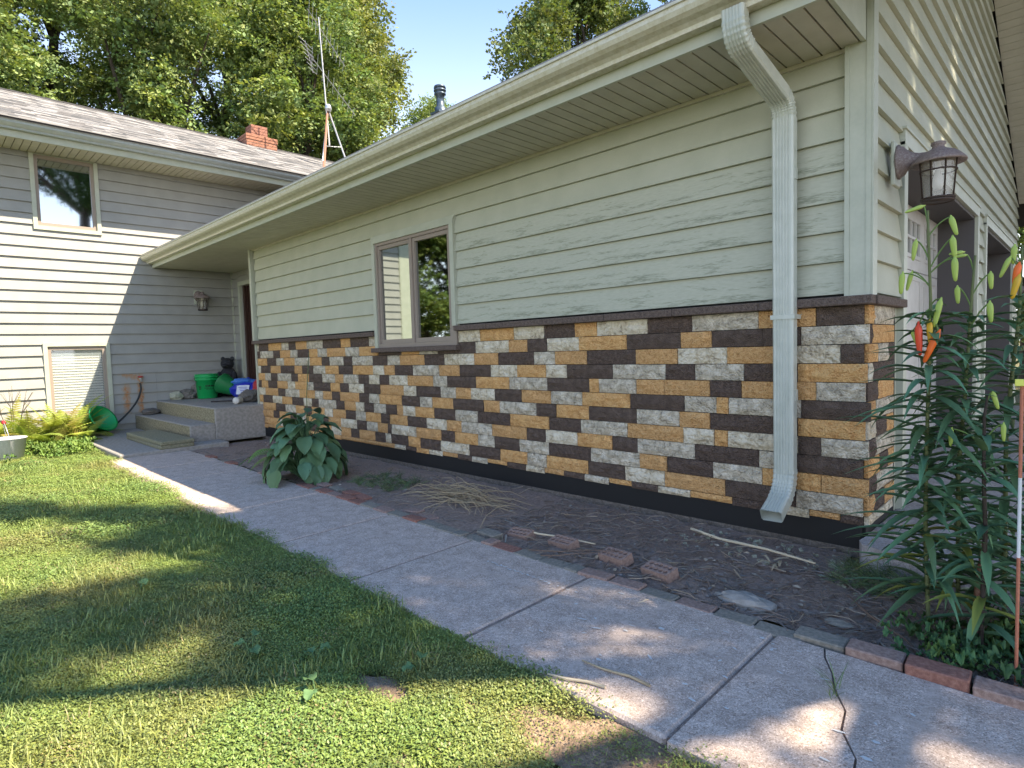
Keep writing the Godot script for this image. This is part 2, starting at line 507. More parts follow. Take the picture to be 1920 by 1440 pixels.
# wall of boxes with rectangular openings; place(u, v, w) gives the point
func holed(st: SurfaceTool, us: Array, vs: Array, holes: Array, w0: float, w1: float, place: Callable) -> void:
	for h in holes:
		us.append_array([h[0], h[1]])
		vs.append_array([h[2], h[3]])
	us.sort()
	vs.sort()
	for i in us.size() - 1:
		for j in vs.size() - 1:
			if us[i + 1] - us[i] < 1e-4 or vs[j + 1] - vs[j] < 1e-4:
				continue
			if in_holes((us[i] + us[i + 1]) * 0.5, (vs[j] + vs[j + 1]) * 0.5, holes):
				continue
			var p := []
			for w in [w0, w1]:
				for q in [[us[i], vs[j]], [us[i + 1], vs[j]], [us[i + 1], vs[j + 1]], [us[i], vs[j + 1]]]:
					p.append(place.call(q[0], q[1], w))
			hexa(st, p)

# a split-face block, x 0..w, y 0..h, back z 0, rough front at about z d
func stone_mesh(w: float, h: float, d: float) -> ArrayMesh:
	var st := begin()
	var nx := clampi(int(w / 0.055), 3, 7)
	var ny := 3 if h > 0.08 else 2
	var g := []
	for j in ny + 1:
		var row := []
		for i in nx + 1:
			var edge := i == 0 or j == 0 or i == nx or j == ny
			var x := w * i / nx
			var y := h * j / ny
			var z := d - 0.011 + rng.randf_range(-0.003, 0.003) if edge else d + rng.randf_range(-0.012, 0.010)
			if i == 0: x += rng.randf_range(0.0, 0.0015)
			elif i == nx: x -= rng.randf_range(0.0, 0.0015)
			else: x += rng.randf_range(-0.2, 0.2) * w / nx
			if j == 0: y += rng.randf_range(0.0, 0.0015)
			elif j == ny: y -= rng.randf_range(0.0, 0.0015)
			else: y += rng.randf_range(-0.2, 0.2) * h / ny
			row.append(Vector3(x, y, z))
		g.append(row)
	for j in ny:
		for i in nx:
			if (i + j) % 2 == 0:
				quad(st, g[j][i], g[j + 1][i], g[j + 1][i + 1], g[j][i + 1])
			else:
				quad(st, g[j + 1][i], g[j + 1][i + 1], g[j][i + 1], g[j][i])
	var rim := []
	for i in nx + 1: rim.append(g[0][i])
	for j in range(1, ny + 1): rim.append(g[j][nx])
	for i in range(nx - 1, -1, -1): rim.append(g[ny][i])
	for j in range(ny - 1, 0, -1): rim.append(g[j][0])
	for i in rim.size():
		var a: Vector3 = rim[i]
		var b: Vector3 = rim[(i + 1) % rim.size()]
		quad(st, a, b, Vector3(b.x, b.y, 0), Vector3(a.x, a.y, 0))
	return done(st)

func stone_mat(c: int) -> Material:
	var l: Array = M.stone_tan if c == 0 else (M.stone_white if c == 1 else M.stone_dark)
	return l[rng.randi() % l.size()]

# course by course: pigment of each block (0 tan, 1 pale, 2 brown) and its right end in centimetres along the wall
func stone_rows() -> Array:
	return [
		[1, -867, 2, -830, 0, -784, 1, -760, 2, -737, 0, -703, 1, -656, 2, -608, 0, -584, 2, -540, 1, -514, 1, -337, 0, -290, 1, -252, 2, -217, 0, -194, 1, -146, 2, -109, 1, -61, 0, -25, 2, -1],
		[2, -862, 1, -815, 2, -791, 0, -756, 1, -733, 2, -696, 0, -672, 1, -646, 0, -597, 1, -564, 0, -522, 2, -344, 1, -297, 0, -273, 2, -249, 1, -213, 0, -165, 2, -118, 0, -94, 2, -58, 2, -34, 1, 2],
		[0, -838, 2, -805, 1, -779, 0, -743, 1, -695, 0, -661, 2, -640, 1, -603, 2, -581, 1, -533, 2, -501, 1, -476, 0, -429, 2, -394, 1, -347, 0, -312, 2, -265, 1, -240, 0, -205, 2, -157, 0, -121, 1, -83, 0, -38, 1, -11, 2, -1],
		[1, -863, 2, -827, 0, -791, 2, -745, 0, -721, 2, -687, 1, -652, 0, -616, 2, -580, 0, -533, 1, -509, 0, -487, 2, -451, 1, -404, 0, -370, 2, -323, 1, -287, 0, -251, 1, -227, 2, -179, 1, -131, 2, -107, 1, -71, 2, -36, 0, 1],
		[0, -849, 1, -827, 2, -804, 1, -757, 2, -734, 0, -700, 2, -662, 1, -627, 0, -605, 1, -568, 2, -543, 1, -520, 2, -499, 1, -462, 0, -415, 1, -391, 2, -345, 0, -298, 1, -250, 2, -203, 0, -193, 1, -157, 0, -132, 0, -96, 2, -73, 0, -25, 1, 0],
		[2, -863, 0, -838, 2, -805, 0, -770, 1, -745, 0, -708, 1, -688, 2, -640, 0, -615, 2, -592, 1, -556, 2, -519, 0, -470, 1, -446, 2, -402, 1, -377, 0, -353, 1, -318, 2, -282, 0, -246, 1, -211, 0, -163, 2, -116, 1, -91, 0, -82, 1, -34, 2, 3],
		[1, -850, 0, -803, 2, -778, 1, -732, 0, -685, 1, -662, 0, -637, 2, -616, 0, -568, 2, -545, 1, -522, 0, -475, 2, -440, 1, -418, 0, -382, 2, -335, 0, -312, 1, -264, 2, -240, 0, -204, 2, -157, 1, -120, 0, -96, 2, -36, 0, 0],
		[0, -860, 2, -824, 1, -791, 0, -757, 2, -721, 1, -696, 2, -675, 1, -627, 2, -605, 0, -577, 1, -557, 2, -535, 1, -509, 2, -486, 0, -473, 1, -449, 0, -415, 2, -379, 1, -344, 2, -298, 0, -249, 2, -213, 1, -166, 0, -117, 1, -93, 0, -83, 1, -36, 2, -22, 1, 2],
		[1, -861, 0, -815, 2, -781, 1, -746, 0, -719, 2, -697, 0, -660, 1, -637, 0, -603, 2, -578, 1, -554, 0, -520, 2, -501, 0, -465, 2, -429, 1, -394, 0, -370, 1, -324, 0, -277, 2, -253, 1, -217, 0, -181, 2, -157, 1, -108, 2, -61, 1, -42, 2, -1],
		[2, -852, 1, -825, 2, -804, 0, -766, 2, -744, 1, -716, 0, -685, 2, -649, 0, -616, 1, -576, 2, -553, 1, -528, 0, -506, 2, -498, 1, -449, 0, -404, 2, -381, 0, -345, 1, -321, 2, -287, 1, -250, 2, -203, 1, -155, 0, -131, 2, -94, 1, -59, 0, -37, 0, -22, 0, 2],
		[0, -860, 2, -839, 0, -804, 1, -780, 2, -756, 0, -734, 1, -708, 2, -679, 0, -643, 1, -617, 0, -592, 2, -571, 0, -534, 2, -512, 1, -500, 2, -465, 0, -442, 2, -406, 1, -359, 2, -313, 0, -277, 1, -253, 0, -206, 2, -169, 1, -133, 0, -85, 2, -37, 1, -1],
		[1, -848, 2, -818, 0, -777, 1, -738, 2, -712, 0, -663, 1, -618, 2, -559, 0, -493, 1, -471, 2, -450, 0, -427, 1, -403, 0, -378, 2, -355, 1, -332, 0, -304, 2, -279, 1, -256, 0, -233, 2, -210, 1, -185, 0, -163, 2, -139, 1, -112, 0, -80, 2, -47, 1, -29, 0, -11, 2, -1],
	]

func build_garage() -> void:
	var g := thing("garage", "pale green-grey sided garage with mixed tan, grey and brown stone veneer", "garage")
	var X := Vector3.RIGHT
	# --- cores of the walls
	var st := begin()
	holed(st, [-8.75, -0.0], [-0.25, 3.3], [[-5.16, -3.77, 1.40, 2.60]], -0.055, -0.2, func(u, v, w): return Vector3(u, v, w))
	holed(st, [0.2, 9.2], [-0.25, 3.3], [[0.93, 4.30, -0.3, 2.60], [5.12, 8.22, -0.3, 2.60]], 0.0, -0.2, func(u, v, w): return Vector3(w + 0.02, v, -u))
	# gable triangle above the plate, far and back walls
	hexa(st, [Vector3(0.02, 3.3, 0), Vector3(0.02, 3.3, -9.2), Vector3(0.02, 5.7, -4.7), Vector3(0.02, 5.7, -4.5), Vector3(-0.18, 3.3, 0), Vector3(-0.18, 3.3, -9.2), Vector3(-0.18, 5.7, -4.7), Vector3(-0.18, 5.7, -4.5)])
	box(st, Vector3(-8.75, -0.25, -9.2), Vector3(0.0, 3.3, -9.0))
	box(st, Vector3(-8.75, -0.25, -9.0), Vector3(-8.6, 3.3, -0.2))
	part("wall_core", st, M.siding, g)
	# --- concrete footing and the black flashing under the veneer
	st = begin()
	box(st, Vector3(-8.72, -0.3, -0.05), Vector3(0.0, 0.012, -0.012))
	box(st, Vector3(-0.03, -0.3, -0.75), Vector3(0.02, 0.012, -0.05))
	part("footing", st, M.foundation, g)
	st = begin()
	box(st, Vector3(-8.70, 0.012, -0.05), Vector3(0.004, 0.18, -0.016))
	holed(st, [-8.70, 0.0], [0.18, 1.51], [[-5.2, -3.7, 1.27, 1.6]], -0.05, -0.0365, func(u, v, w): return Vector3(u, v, w))
	box(st, Vector3(-0.03, 0.012, -0.75), Vector3(0.022, 1.5, -0.05))
	part("flashing", st, M.black, g)
	# --- stone veneer
	var veneer := group_part("stone_veneer", g)
	var rest := begin()
	var any := false
	var H := 0.1172
	var top := 1.503
	var rows := stone_rows()
	var count := 0
	for i in rows.size():
		var y1 := top - i * H
		var hh := H if i < 11 else 0.062
		var x0 := -8.74
		var n_row: int = rows[i].size() / 2
		for k in n_row:
			var x1: float = rows[i][k * 2 + 1] / 100.0 + (0.025 if k == n_row - 1 else 0.0)
			var cut: bool = i == 11 and (k % 3 == 1)
			var h2: float = hh - (0.012 if cut else 0.0) - (rng.randf_range(0.0, 0.01) if i == 11 else 0.0)
			# the window stands in the two top courses
			var a := x0
			var e1 := x1
			if i < 2 and x1 > -5.3 and x0 < -3.7:
				if x1 - x0 > 1.0: a = -3.70
				else: e1 = min(x1, -5.17)
			if true:
				if e1 - a > 0.03:
					var me := stone_mesh(e1 - a - 0.003, h2 - 0.003, 0.034)
					var o := Vector3(a + 0.001, y1 - h2 + 0.001, -0.036 + rng.randf_range(0.0, 0.006))
					if x0 < -8.45 and i > 8 or (i == 11 and x0 < -5.4):
						rest.append_from(me, 0, Transform3D(Basis.IDENTITY, o))
						any = true
					else:
						var s := inst("stone", me, stone_mat(rows[i][k * 2]), veneer)
						s.position = o
						count += 1
			x0 = x1
	if any:
		rest.generate_normals()
		inst("small_stones", rest.commit(), M.stone_tan[0], veneer).set_meta("kind", "stuff")
	# thin closing course under the window sill
	var cx := -5.2
	for q in [[2, -4.72], [0, -4.38], [1, -4.05], [2, -3.70]]:
		var me := stone_mesh(q[1] - cx - 0.004, 0.034, 0.034)
		inst("stone", me, stone_mat(q[0]), veneer).position = Vector3(cx + 0.002, 1.271, -0.036)
		cx = q[1]
	# return of the veneer on the front of the garage
	var ret := [[0, 1], [2, 0], [0, 1, 2], [1, 2], [2, 0], [0, 1], [1, 2, 0], [2, 1], [0, 2, 0], [2, 1], [0, 2, 0], [1]]
	var cuts := [[0.17], [0.12], [0.25, 0.5], [0.13], [0.26], [0.22], [0.2, 0.48], [0.2], [0.3, 0.52], [0.22], [0.18, 0.42], []]
	var turned := Basis(Vector3(0, 0, -1), Vector3.UP, Vector3(1, 0, 0))
	for i in ret.size():
		var y1 := top - i * H
		var hh := H if i < 11 else 0.062
		var s0 := 0.036
		var ends: Array = cuts[i].duplicate()
		ends.append(0.665 + rng.randf_range(-0.02, 0.015))
		for k in ret[i].size():
			var me := stone_mesh(ends[k] - s0 - 0.004, hh - 0.004, 0.034)
			var s := inst("stone", me, stone_mat(ret[i][k]), veneer)
			s.transform = Transform3D(turned, Vector3(0.010 + rng.randf_range(0.0, 0.006), y1 - hh + 0.002, -s0 - 0.002))
			s0 = ends[k]
	print("stones ", count)
	# --- ledge stones that cap the veneer, and the sill under the window
	var ledge := group_part("stone_ledge", g)
	var jx := [-8.80, -7.95, -7.13, -6.05, -5.225]
	var segs := []
	for k in jx.size() - 1: segs.append([jx[k], jx[k + 1]])
	jx = [-3.705, -3.22, -2.44, -1.83, -1.22, -0.59, 0.075]
	for k in jx.size() - 1: segs.append([jx[k], jx[k + 1]])
	for s in segs:
		st = begin()
		cbox(st, at(Vector3((s[0] + s[1]) * 0.5, 1.530 + rng.randf_range(-0.001, 0.001), 0.008)), Vector3(s[1] - s[0] - 0.003, 0.054, 0.09), 0.005)
		part("ledge_stone", st, M.ledge, ledge)
	st = begin()
	cbox(st, at(Vector3(0.04, 1.5295, -0.42)), Vector3(0.09, 0.054, 0.76), 0.005)
	part("ledge_stone", st, M.ledge, ledge)
	for s in [[-5.26, -4.66], [-4.66, -3.665]]:
		st = begin()
		cbox(st, at(Vector3((s[0] + s[1]) * 0.5, 1.333, 0.012)), Vector3(s[1] - s[0] - 0.003, 0.054, 0.09), 0.005)
		part("window_sill_stone", st, M.ledge, ledge)
	# --- lap siding on the long wall
	var sw := group_part("siding_wall", g)
	for k in 8:
		var y0 := 1.592 + 0.1815 * k - (0.017 if k == 0 else 0.0)
		var y1 := 1.592 + 0.1815 * (k + 1) - 0.002
		if k == 7: y1 = 3.03
		var o := Vector3(0, 0, -0.038)
		var z := Vector3(0, 0, 1)
		if k < 6:
			board(sw, M.siding, o, X, z, -8.69 + 0.01, -5.20, -8.70, -5.20, y0, y1)
			board(sw, M.algae if k < 5 else M.siding, o, X, z, -3.73, -0.075, -3.73, -0.075, y0, y1, 0.61 * k, 3.66)
		else:
			board(sw, M.siding, o, X, z, -8.69, -0.075, -8.70, -0.075, y0, y1)
	# corner post: two flanges with a bead each
	st = begin()
	box(st, Vector3(-0.08, 1.557, -0.05), Vector3(0.052, 3.6, 0.012))
	box(st, Vector3(-0.084, 1.557, 0.012), Vector3(-0.058, 3.02, 0.02))
	box(st, Vector3(0.03, 1.557, 0.012), Vector3(0.056, 3.6, 0.018))
	box(st, Vector3(0.052, 1.557, -0.085), Vector3(0.066, 3.6, 0.010))
	part("corner_post", st, M.trim, g)
	st = begin()
	box(st, Vector3(-8.80, 1.557, -0.04), Vector3(-8.735, 3.02, 0.03))
	part("corner_post", st, M.trim, g)
	# wall end beside the entry, with the thin edge of the veneer
	st = begin()
	box(st, Vector3(-8.765, -0.1, -0.78), Vector3(-8.745, 3.02, -0.04))
	box(st, Vector3(-8.775, 0.48, -0.04), Vector3(-8.742, 1.503, 0.012))
	part("end_trim", st, M.trim, g)
	# --- casement window
	var w := group_part("window", g)
	st = begin()
	box(st, Vector3(-5.225, 2.60, -0.05), Vector3(-3.705, 2.655, 0.016))
	box(st, Vector3(-5.235, 2.655, -0.05), Vector3(-3.695, 2.683, 0.008))
	box(st, Vector3(-5.225, 1.36, -0.05), Vector3(-5.165, 2.60, 0.016))
	box(st, Vector3(-3.765, 1.56, -0.05), Vector3(-3.705, 2.60, 0.016))
	part("casing", st, M.trim, w)
	st = begin()
	holed(st, [-5.163, -3.767], [1.362, 2.598], [[-5.13, -4.475, 1.405, 2.565], [-4.440, -3.80, 1.405, 2.565]], -0.13, 0.0, func(u, v, q): return Vector3(u, v, q))
	box(st, Vector3(-3.766, 1.362, -0.05), Vector3(-3.71, 1.555, 0.002))
	part("frame", st, M.frame, w)
	for s in [[-5.13, -4.475], [-4.440, -3.80]]:
		st = begin()
		holed(st, [s[0] + 0.002, s[1] - 0.002], [1.407, 2.563], [[s[0] + 0.036, s[1] - 0.036, 1.455, 2.52]], -0.06, -0.016, func(u, v, q): return Vector3(u, v, q))
		var sash := part("sash", st, M.frame, w)
		st = begin()
		box(st, Vector3(s[0] + 0.037, 1.456, -0.046), Vector3(s[1] - 0.037, 2.519, -0.040))
		part("pane", st, M.dim_glass, sash)
	# --- soffit boards and fascia
	var sf := group_part("soffit", g)
	st = begin()
	box(st, Vector3(XB + 0.02, 3.034, -0.9), Vector3(-0.01, 3.05, 0.645))
	part("soffit_backing", st, M.gap, sf)
	var x := -0.012
	var n := 0
	while x > XB + 0.1:
		st = begin()
		var zb := -0.012 if x > -8.78 else -0.79
		box(st, Vector3(x - 0.0935, 3.020, zb), Vector3(x, 3.032, 0.645))
		part("soffit_board", st, M.soffit, sf)
		x -= 0.1045
		n += 1
	print("soffit boards ", n)
	st = begin()
	box(st, Vector3(-8.75, 2.995, -0.03), Vector3(-0.06, 3.019, -0.006))
	part("soffit_trim", st, M.soffit, sf)
	st = begin()
	box(st, Vector3(XB + 0.02, 3.012, 0.645), Vector3(-4.62, 3.24, 0.668))
	box(st, Vector3(-4.617, 3.012, 0.645), Vector3(0.0, 3.24, 0.6695))
	part("fascia", st, M.trim, g)
	st = begin()
	hexa(st, [Vector3(0.002, 3.012, 0.01), Vector3(0.002, 3.012, 0.67), Vector3(0.002, 3.26, 0.67), Vector3(0.002, 3.59, 0.01),
		Vector3(0.026, 3.012, 0.01), Vector3(0.026, 3.012, 0.67), Vector3(0.026, 3.26, 0.67), Vector3(0.026, 3.59, 0.01)])
	part("eave_end", st, M.trim, g)
	# --- ogee gutter
	var gp := [Vector2(0.672, 3.205), Vector2(0.672, 3.085), Vector2(0.745, 3.082), Vector2(0.750, 3.105), Vector2(0.775, 3.122), Vector2(0.812, 3.132), Vector2(0.838, 3.148), Vector2(0.852, 3.172), Vector2(0.854, 3.198), Vector2(0.866, 3.200), Vector2(0.866, 3.216), Vector2(0.846, 3.216), Vector2(0.845, 3.176), Vector2(0.826, 3.152), Vector2(0.770, 3.132), Vector2(0.742, 3.092), Vector2(0.678, 3.094), Vector2(0.678, 3.205)]
	var fr := []
	for xx in [XB + 0.03, -8.0, -4.0, 0.02]:
		fr.append(Transform3D(Basis(Vector3(0, 0, 1), Vector3.UP, Vector3(-1, 0, 0)), Vector3(xx, 0, 0)))
	st = begin()
	sweep(st, gp, fr)
	for xx in [XB + 0.032, 0.018]:
		hexa(st, [Vector3(xx, 3.086, 0.675), Vector3(xx, 3.086, 0.744), Vector3(xx, 3.205, 0.85), Vector3(xx, 3.205, 0.675), Vector3(xx + 0.003, 3.086, 0.675), Vector3(xx + 0.003, 3.086, 0.744), Vector3(xx + 0.003, 3.205, 0.85), Vector3(xx + 0.003, 3.205, 0.675)])
	part("gutter", st, M.gutter, g)
	# --- downspout
	var ds := group_part("downspout", g)
	var path := round_path([Vector3(-0.425, 3.10, 0.742), Vector3(-0.425, 2.945, 0.738), Vector3(-0.408, 2.775, 0.078), Vector3(-0.408, 0.345, 0.078), Vector3(-0.402, 0.225, 0.33)], [0.0, 0.10, 0.10, 0.13, 0.0])
	st = begin()
	sweep(st, rib_profile(0.128, 0.082), spout_frames(path), true, false)
	part("pipe", st, M.enamel, ds)
	for yy in [2.30, 0.92]:
		st = begin()
		box(st, Vector3(-0.3445, yy, 0.05), Vector3(-0.3385, yy + 0.07, 0.085))
		part("clip", st, M.enamel, ds)
	st = begin()
	box(st, Vector3(-0.50, 1.432, -0.005), Vector3(-0.33, 1.468, 0.003))
	box(st, Vector3(-0.482, 1.436, 0.1195), Vector3(-0.334, 1.464, 0.1235))
	box(st, Vector3(-0.482, 1.436, 0.0), Vector3(-0.4735, 1.464, 0.1195))
	box(st, Vector3(-0.3425, 1.436, 0.0), Vector3(-0.334, 1.464, 0.1195))
	part("strap", st, M.enamel, ds)
	for yy in [2.06, 0.47, 1.50]:
		st = begin()
		var fp := []
		for q in rib_profile(0.131, 0.085): fp.append(q)
		sweep(st, fp, [Transform3D(Basis(Vector3(1, 0, 0), Vector3(0, 0, 1), Vector3(0, -1, 0)), Vector3(-0.408, yy + 0.004, 0.078)), Transform3D(Basis(Vector3(1, 0, 0), Vector3(0, 0, 1), Vector3(0, -1, 0)), Vector3(-0.408, yy, 0.078))])
		part("seam", st, M.enamel, ds)
	# --- roof
	var rf := group_part("roof", g)
	st = begin()
	var ry := func(zz: float) -> float: return 3.235 + SLOPE_A * (0.82 - zz)
	for sgn in [1, -1]:
		var z0: float = 0.835 if sgn == 1 else -10.035
		var yb: float = ry.call(0.835)
		var yr: float = ry.call(-4.6)
		hexa(st, [Vector3(XB + 0.03, yb, z0), Vector3(0.37, yb, z0), Vector3(0.37, yr, -4.6), Vector3(XB + 0.03, yr, -4.6),
			Vector3(XB + 0.03, yb - 0.028, z0), Vector3(0.37, yb - 0.028, z0), Vector3(0.37, yr - 0.03, -4.6), Vector3(XB + 0.03, yr - 0.03, -4.6)])
	part("roof_deck", st, M.roof_edge, rf)
	for i in 10:
		# shingle courses toward the eave
		st = begin()
		var za := 0.845 - 0.14 * i
		var zb2 := za - 0.155
		var ya: float = ry.call(za)
		var yb2: float = ry.call(zb2)
		quad_uv(st, [Vector3(XB + 0.03, yb2 + 0.006, zb2), Vector3(0.38, yb2 + 0.006, zb2), Vector3(0.38, ya + 0.016, za), Vector3(XB + 0.03, ya + 0.016, za)], [Vector2(0.3 * i, 0), Vector2(0.3 * i + 3, 0), Vector2(0.3 * i + 3, 1), Vector2(0.3 * i, 1)])
		quad(st, Vector3(XB + 0.03, ya + 0.016, za), Vector3(0.38, ya + 0.016, za), Vector3(0.38, ya + 0.001, za), Vector3(XB + 0.03, ya + 0.001, za))
		part("shingle_course", st, M.shingle, rf)
	# drip edge
	st = begin()
	box(st, Vector3(XB + 0.03, 3.218, 0.672), Vector3(0.37, 3.224, 0.85))
	part("drip_edge", st, M.enamel, rf)
	# rake boards and rake soffits along both slopes
	for sgn in [1, -1]:
		st = begin()
		var p0 := Vector3(0, ry.call(0.82) - 0.033, 0.0)
		var zc := func(t: float) -> float: return 0.80 - t if sgn == 1 else -10.0 + t
		var za: float = zc.call(0.0)
		var zm: float = zc.call(5.4)
		var y0: float = p0.y
		var y1: float = p0.y + 2.7
		hexa(st, [Vector3(0.34, y0, za), Vector3(0.365, y0, za), Vector3(0.365, y1, zm), Vector3(0.34, y1, zm), Vector3(0.34, y0 - 0.20, za), Vector3(0.365, y0 - 0.20, za), Vector3(0.365, y1 - 0.20, zm), Vector3(0.34, y1 - 0.20, zm)])
		part("rake_board", st, M.soffit, rf)
		var kk := 0
		var t := 0.85 if sgn == -1 else 1.0
		while t < 5.35:
			st = begin()
			var ta := t
			var tb := t + 0.096
			var a := Vector3(0.05, y0 + 0.5 * ta - 0.17, zc.call(ta))
			var b := Vector3(0.05, y0 + 0.5 * tb - 0.17, zc.call(tb))
			var w2 := Vector3(0.29, 0, 0)
			var up := Vector3(0, 0.01, 0)
			hexa(st, [a, a + w2, b + w2, b, a + up, a + w2 + up, b + w2 + up, b + up])
			part("soffit_board", st, M.soffit, rf)
			t += 0.106 if sgn == -1 else 0.106
			kk += 1
		st = begin()
		var a2 := Vector3(0.045, y0 + 0.5 * 0.85 - 0.152, zc.call(0.85))
		var b2 := Vector3(0.045, y1 - 0.152, zm)
		hexa(st, [a2, a2 + Vector3(0.3, 0, 0), b2 + Vector3(0.3, 0, 0), b2, a2 + Vector3(0, 0.01, 0), a2 + Vector3(0.3, 0.01, 0), b2 + Vector3(0.3, 0.01, 0), b2 + Vector3(0, 0.01, 0)])
		part("soffit_backing", st, M.gap, rf)
	# --- front (gable) wall
	var fw := group_part("gable_wall", g)
	var o2 := Vector3(0.021, 0, 0)
	var dz := Vector3(0, 0, -1)
	for k in 24:
		var y0 := 1.592 + 0.1815 * k - (0.017 if k == 0 else 0.0)
		var y1 := 1.592 + 0.1815 * (k + 1) - 0.002
		if y0 > 5.6: break
		if k < 6:
			board(fw, M.siding, o2, dz, X, 0.06, 0.795, 0.06, 0.795, y0, y1)
			board(fw, M.siding, o2, dz, X, 4.43, 4.99, 4.43, 4.99, y0, y1)
			board(fw, M.siding, o2, dz, X, 8.34, 9.2, 8.34, 9.2, y0, y1)
		else:
			var lo: float = max(0.06, (y0 - 3.38) / SLOPE_A)
			var lt: float = max(0.06, (y1 - 3.38) / SLOPE_A)
			board(fw, M.siding, o2, dz, X, lo, 9.2 - max(0.0, (y0 - 3.38) / SLOPE_A), lt, 9.2 - max(0.0, (y1 - 3.38) / SLOPE_A), y0, y1)
	for k in 8:
		var y0 := 0.14 + 0.1815 * k
		board(fw, M.siding, o2, dz, X, 4.43, 4.99, 4.43, 4.99, y0, y0 + 0.19)
		board(fw, M.siding, o2, dz, X, 8.34, 9.2, 8.34, 9.2, y0, y0 + 0.19)
	for dd in [[0.80, 4.42], [5.0, 8.33]]:
		garage_door(g, dd[0], dd[1])

func garage_door(g: Node3D, s0: float, s1: float) -> void:
	var t := group_part("garage_door", g)
	# opening lining and casing
	var st := begin()
	box(st, Vector3(0.02, 0.1, -s0 - 0.10), Vector3(0.062, 2.62, -s0))
	box(st, Vector3(0.02, 0.1, -s1), Vector3(0.062, 2.62, -s1 + 0.10))
	box(st, Vector3(0.02, 2.60, -s1), Vector3(0.064, 2.70, -s0))
	box(st, Vector3(0.0, 2.70, -s1 - 0.02), Vector3(0.075, 2.715, -s0 + 0.02))
	part("casing", st, M.trim, t)
	st = begin()
	box(st, Vector3(-0.35, 0.1, -s0 - 0.13), Vector3(0.03, 2.6, -s0 - 0.10))
	box(st, Vector3(-0.35, 0.1, -s1 + 0.10), Vector3(0.03, 2.6, -s1 + 0.13))
	box(st, Vector3(-0.35, 2.57, -s1 + 0.13), Vector3(0.03, 2.6, -s0 - 0.13))
	part("jamb", st, M.dark_paint, t)
	var a := s0 + 0.13
	var b := s1 - 0.13
	var xd := -0.30
	var rows := 4
	var colsn := 4
	var hh := (2.57 - 0.1) / rows
	var ww := (b - a) / colsn
	for r in rows:
		st = begin()
		var y0 := 0.1 + hh * r
		var holes := []
		for c in colsn:
			var za := a + ww * c
			if r == rows - 1:
				holes.append([za + 0.1, za + ww - 0.1, y0 + 0.12, y0 + hh - 0.1])
			else:
				holes.append([za + 0.09, za + ww - 0.09, y0 + 0.09, y0 + hh - 0.09])
		holed(st, [a, b], [y0 + 0.004, y0 + hh - 0.004], holes, xd, xd - 0.02, func(u, v, w): return Vector3(w, v, -u))
		var sec := part("door_section", st, M.garage_door, t)
		for c in colsn:
			var za := a + ww * c
			if r == rows - 1:
				var h0 := y0 + 0.12
				var h1 := y0 + hh - 0.1
				st = begin()
				var hs := []
				for i in 3:
					for j in 2:
						var zz0 := za + 0.125 + (ww - 0.25) / 3.0 * i
						var hhh := (h1 - h0 - 0.05) / 2.0
						hs.append([zz0 + 0.012, zz0 + (ww - 0.25) / 3.0 - 0.012, h0 + 0.025 + hhh * j + 0.012, h0 + 0.025 + hhh * (j + 1) - 0.012])
				holed(st, [za + 0.1, za + ww - 0.1], [h0, h1], hs, xd - 0.016, xd + 0.008, func(u, v, w): return Vector3(w, v, -u))
				part("muntins", st, M.garage_door, sec)
				st = begin()
				box(st, Vector3(xd - 0.014, h0, -(za + ww - 0.1)), Vector3(xd - 0.008, h1, -(za + 0.1)))
				part("pane", st, M.dim_glass, sec)
			else:
				st = begin()
				box(st, Vector3(xd - 0.02, y0 + 0.09, -(za + ww - 0.09)), Vector3(xd - 0.008, y0 + hh - 0.09, -(za + 0.09)))
				box(st, Vector3(xd - 0.02, y0 + 0.13, -(za + ww - 0.13)), Vector3(xd + 0.001, y0 + hh - 0.13, -(za + 0.13)))
				part("raised_panel", st, M.garage_door, sec)
	st = begin()
	box(st, Vector3(-0.40, 0.05, -b - 0.1), Vector3(-0.34, 2.7, -a + 0.1))
	part("backing", st, M.room_dark, t)

func round_path(pts: Array, rad: Array) -> Array:
	var out := []
	for i in pts.size():
		if i == 0 or i == pts.size() - 1 or rad[i] <= 0.0:
			out.append([pts[i], false])
			continue
		var a: Vector3 = (pts[i - 1] - pts[i]).normalized()
		var b: Vector3 = (pts[i + 1] - pts[i]).normalized()
		var p0: Vector3 = pts[i] + a * rad[i]
		var p2: Vector3 = pts[i] + b * rad[i]
		for k in 15:
			var t := k / 14.0
			out.append([p0.lerp(pts[i], t).lerp(pts[i].lerp(p2, t), t), true])
	return out

func spout_frames(path: Array) -> Array:
	var fr := []
	for i in path.size():
		var d: Vector3 = path[min(i + 1, path.size() - 1)][0] - path[max(i - 1, 0)][0]
		d = d.normalized()
		var x := (Vector3.RIGHT - d * d.x).normalized()
		var y := d.cross(x)
		var s := 1.0
		if path[i][1]:
			s = 1.03 if i % 2 == 0 else 0.965
		fr.append(Transform3D(Basis(x * s, y * s, d), path[i][0]))
	return fr

func rib_profile(w: float, d: float) -> Array:
	var p := []
	var hw := w * 0.5
	var hd := d * 0.5
	var c := 0.010
	p.append_array([Vector2(-hw, -hd + c), Vector2(-hw, hd - c), Vector2(-hw + c, hd)])
	for k in 5:
		var x := -0.036 + 0.018 * k
		p.append_array([Vector2(x - 0.0055, hd), Vector2(x - 0.002, hd - 0.005), Vector2(x + 0.002, hd - 0.005), Vector2(x + 0.0055, hd)])
	p.append_array([Vector2(hw - c, hd), Vector2(hw, hd - c), Vector2(hw, -hd + c), Vector2(hw - c, -hd), Vector2(-hw + c, -hd)])
	return p

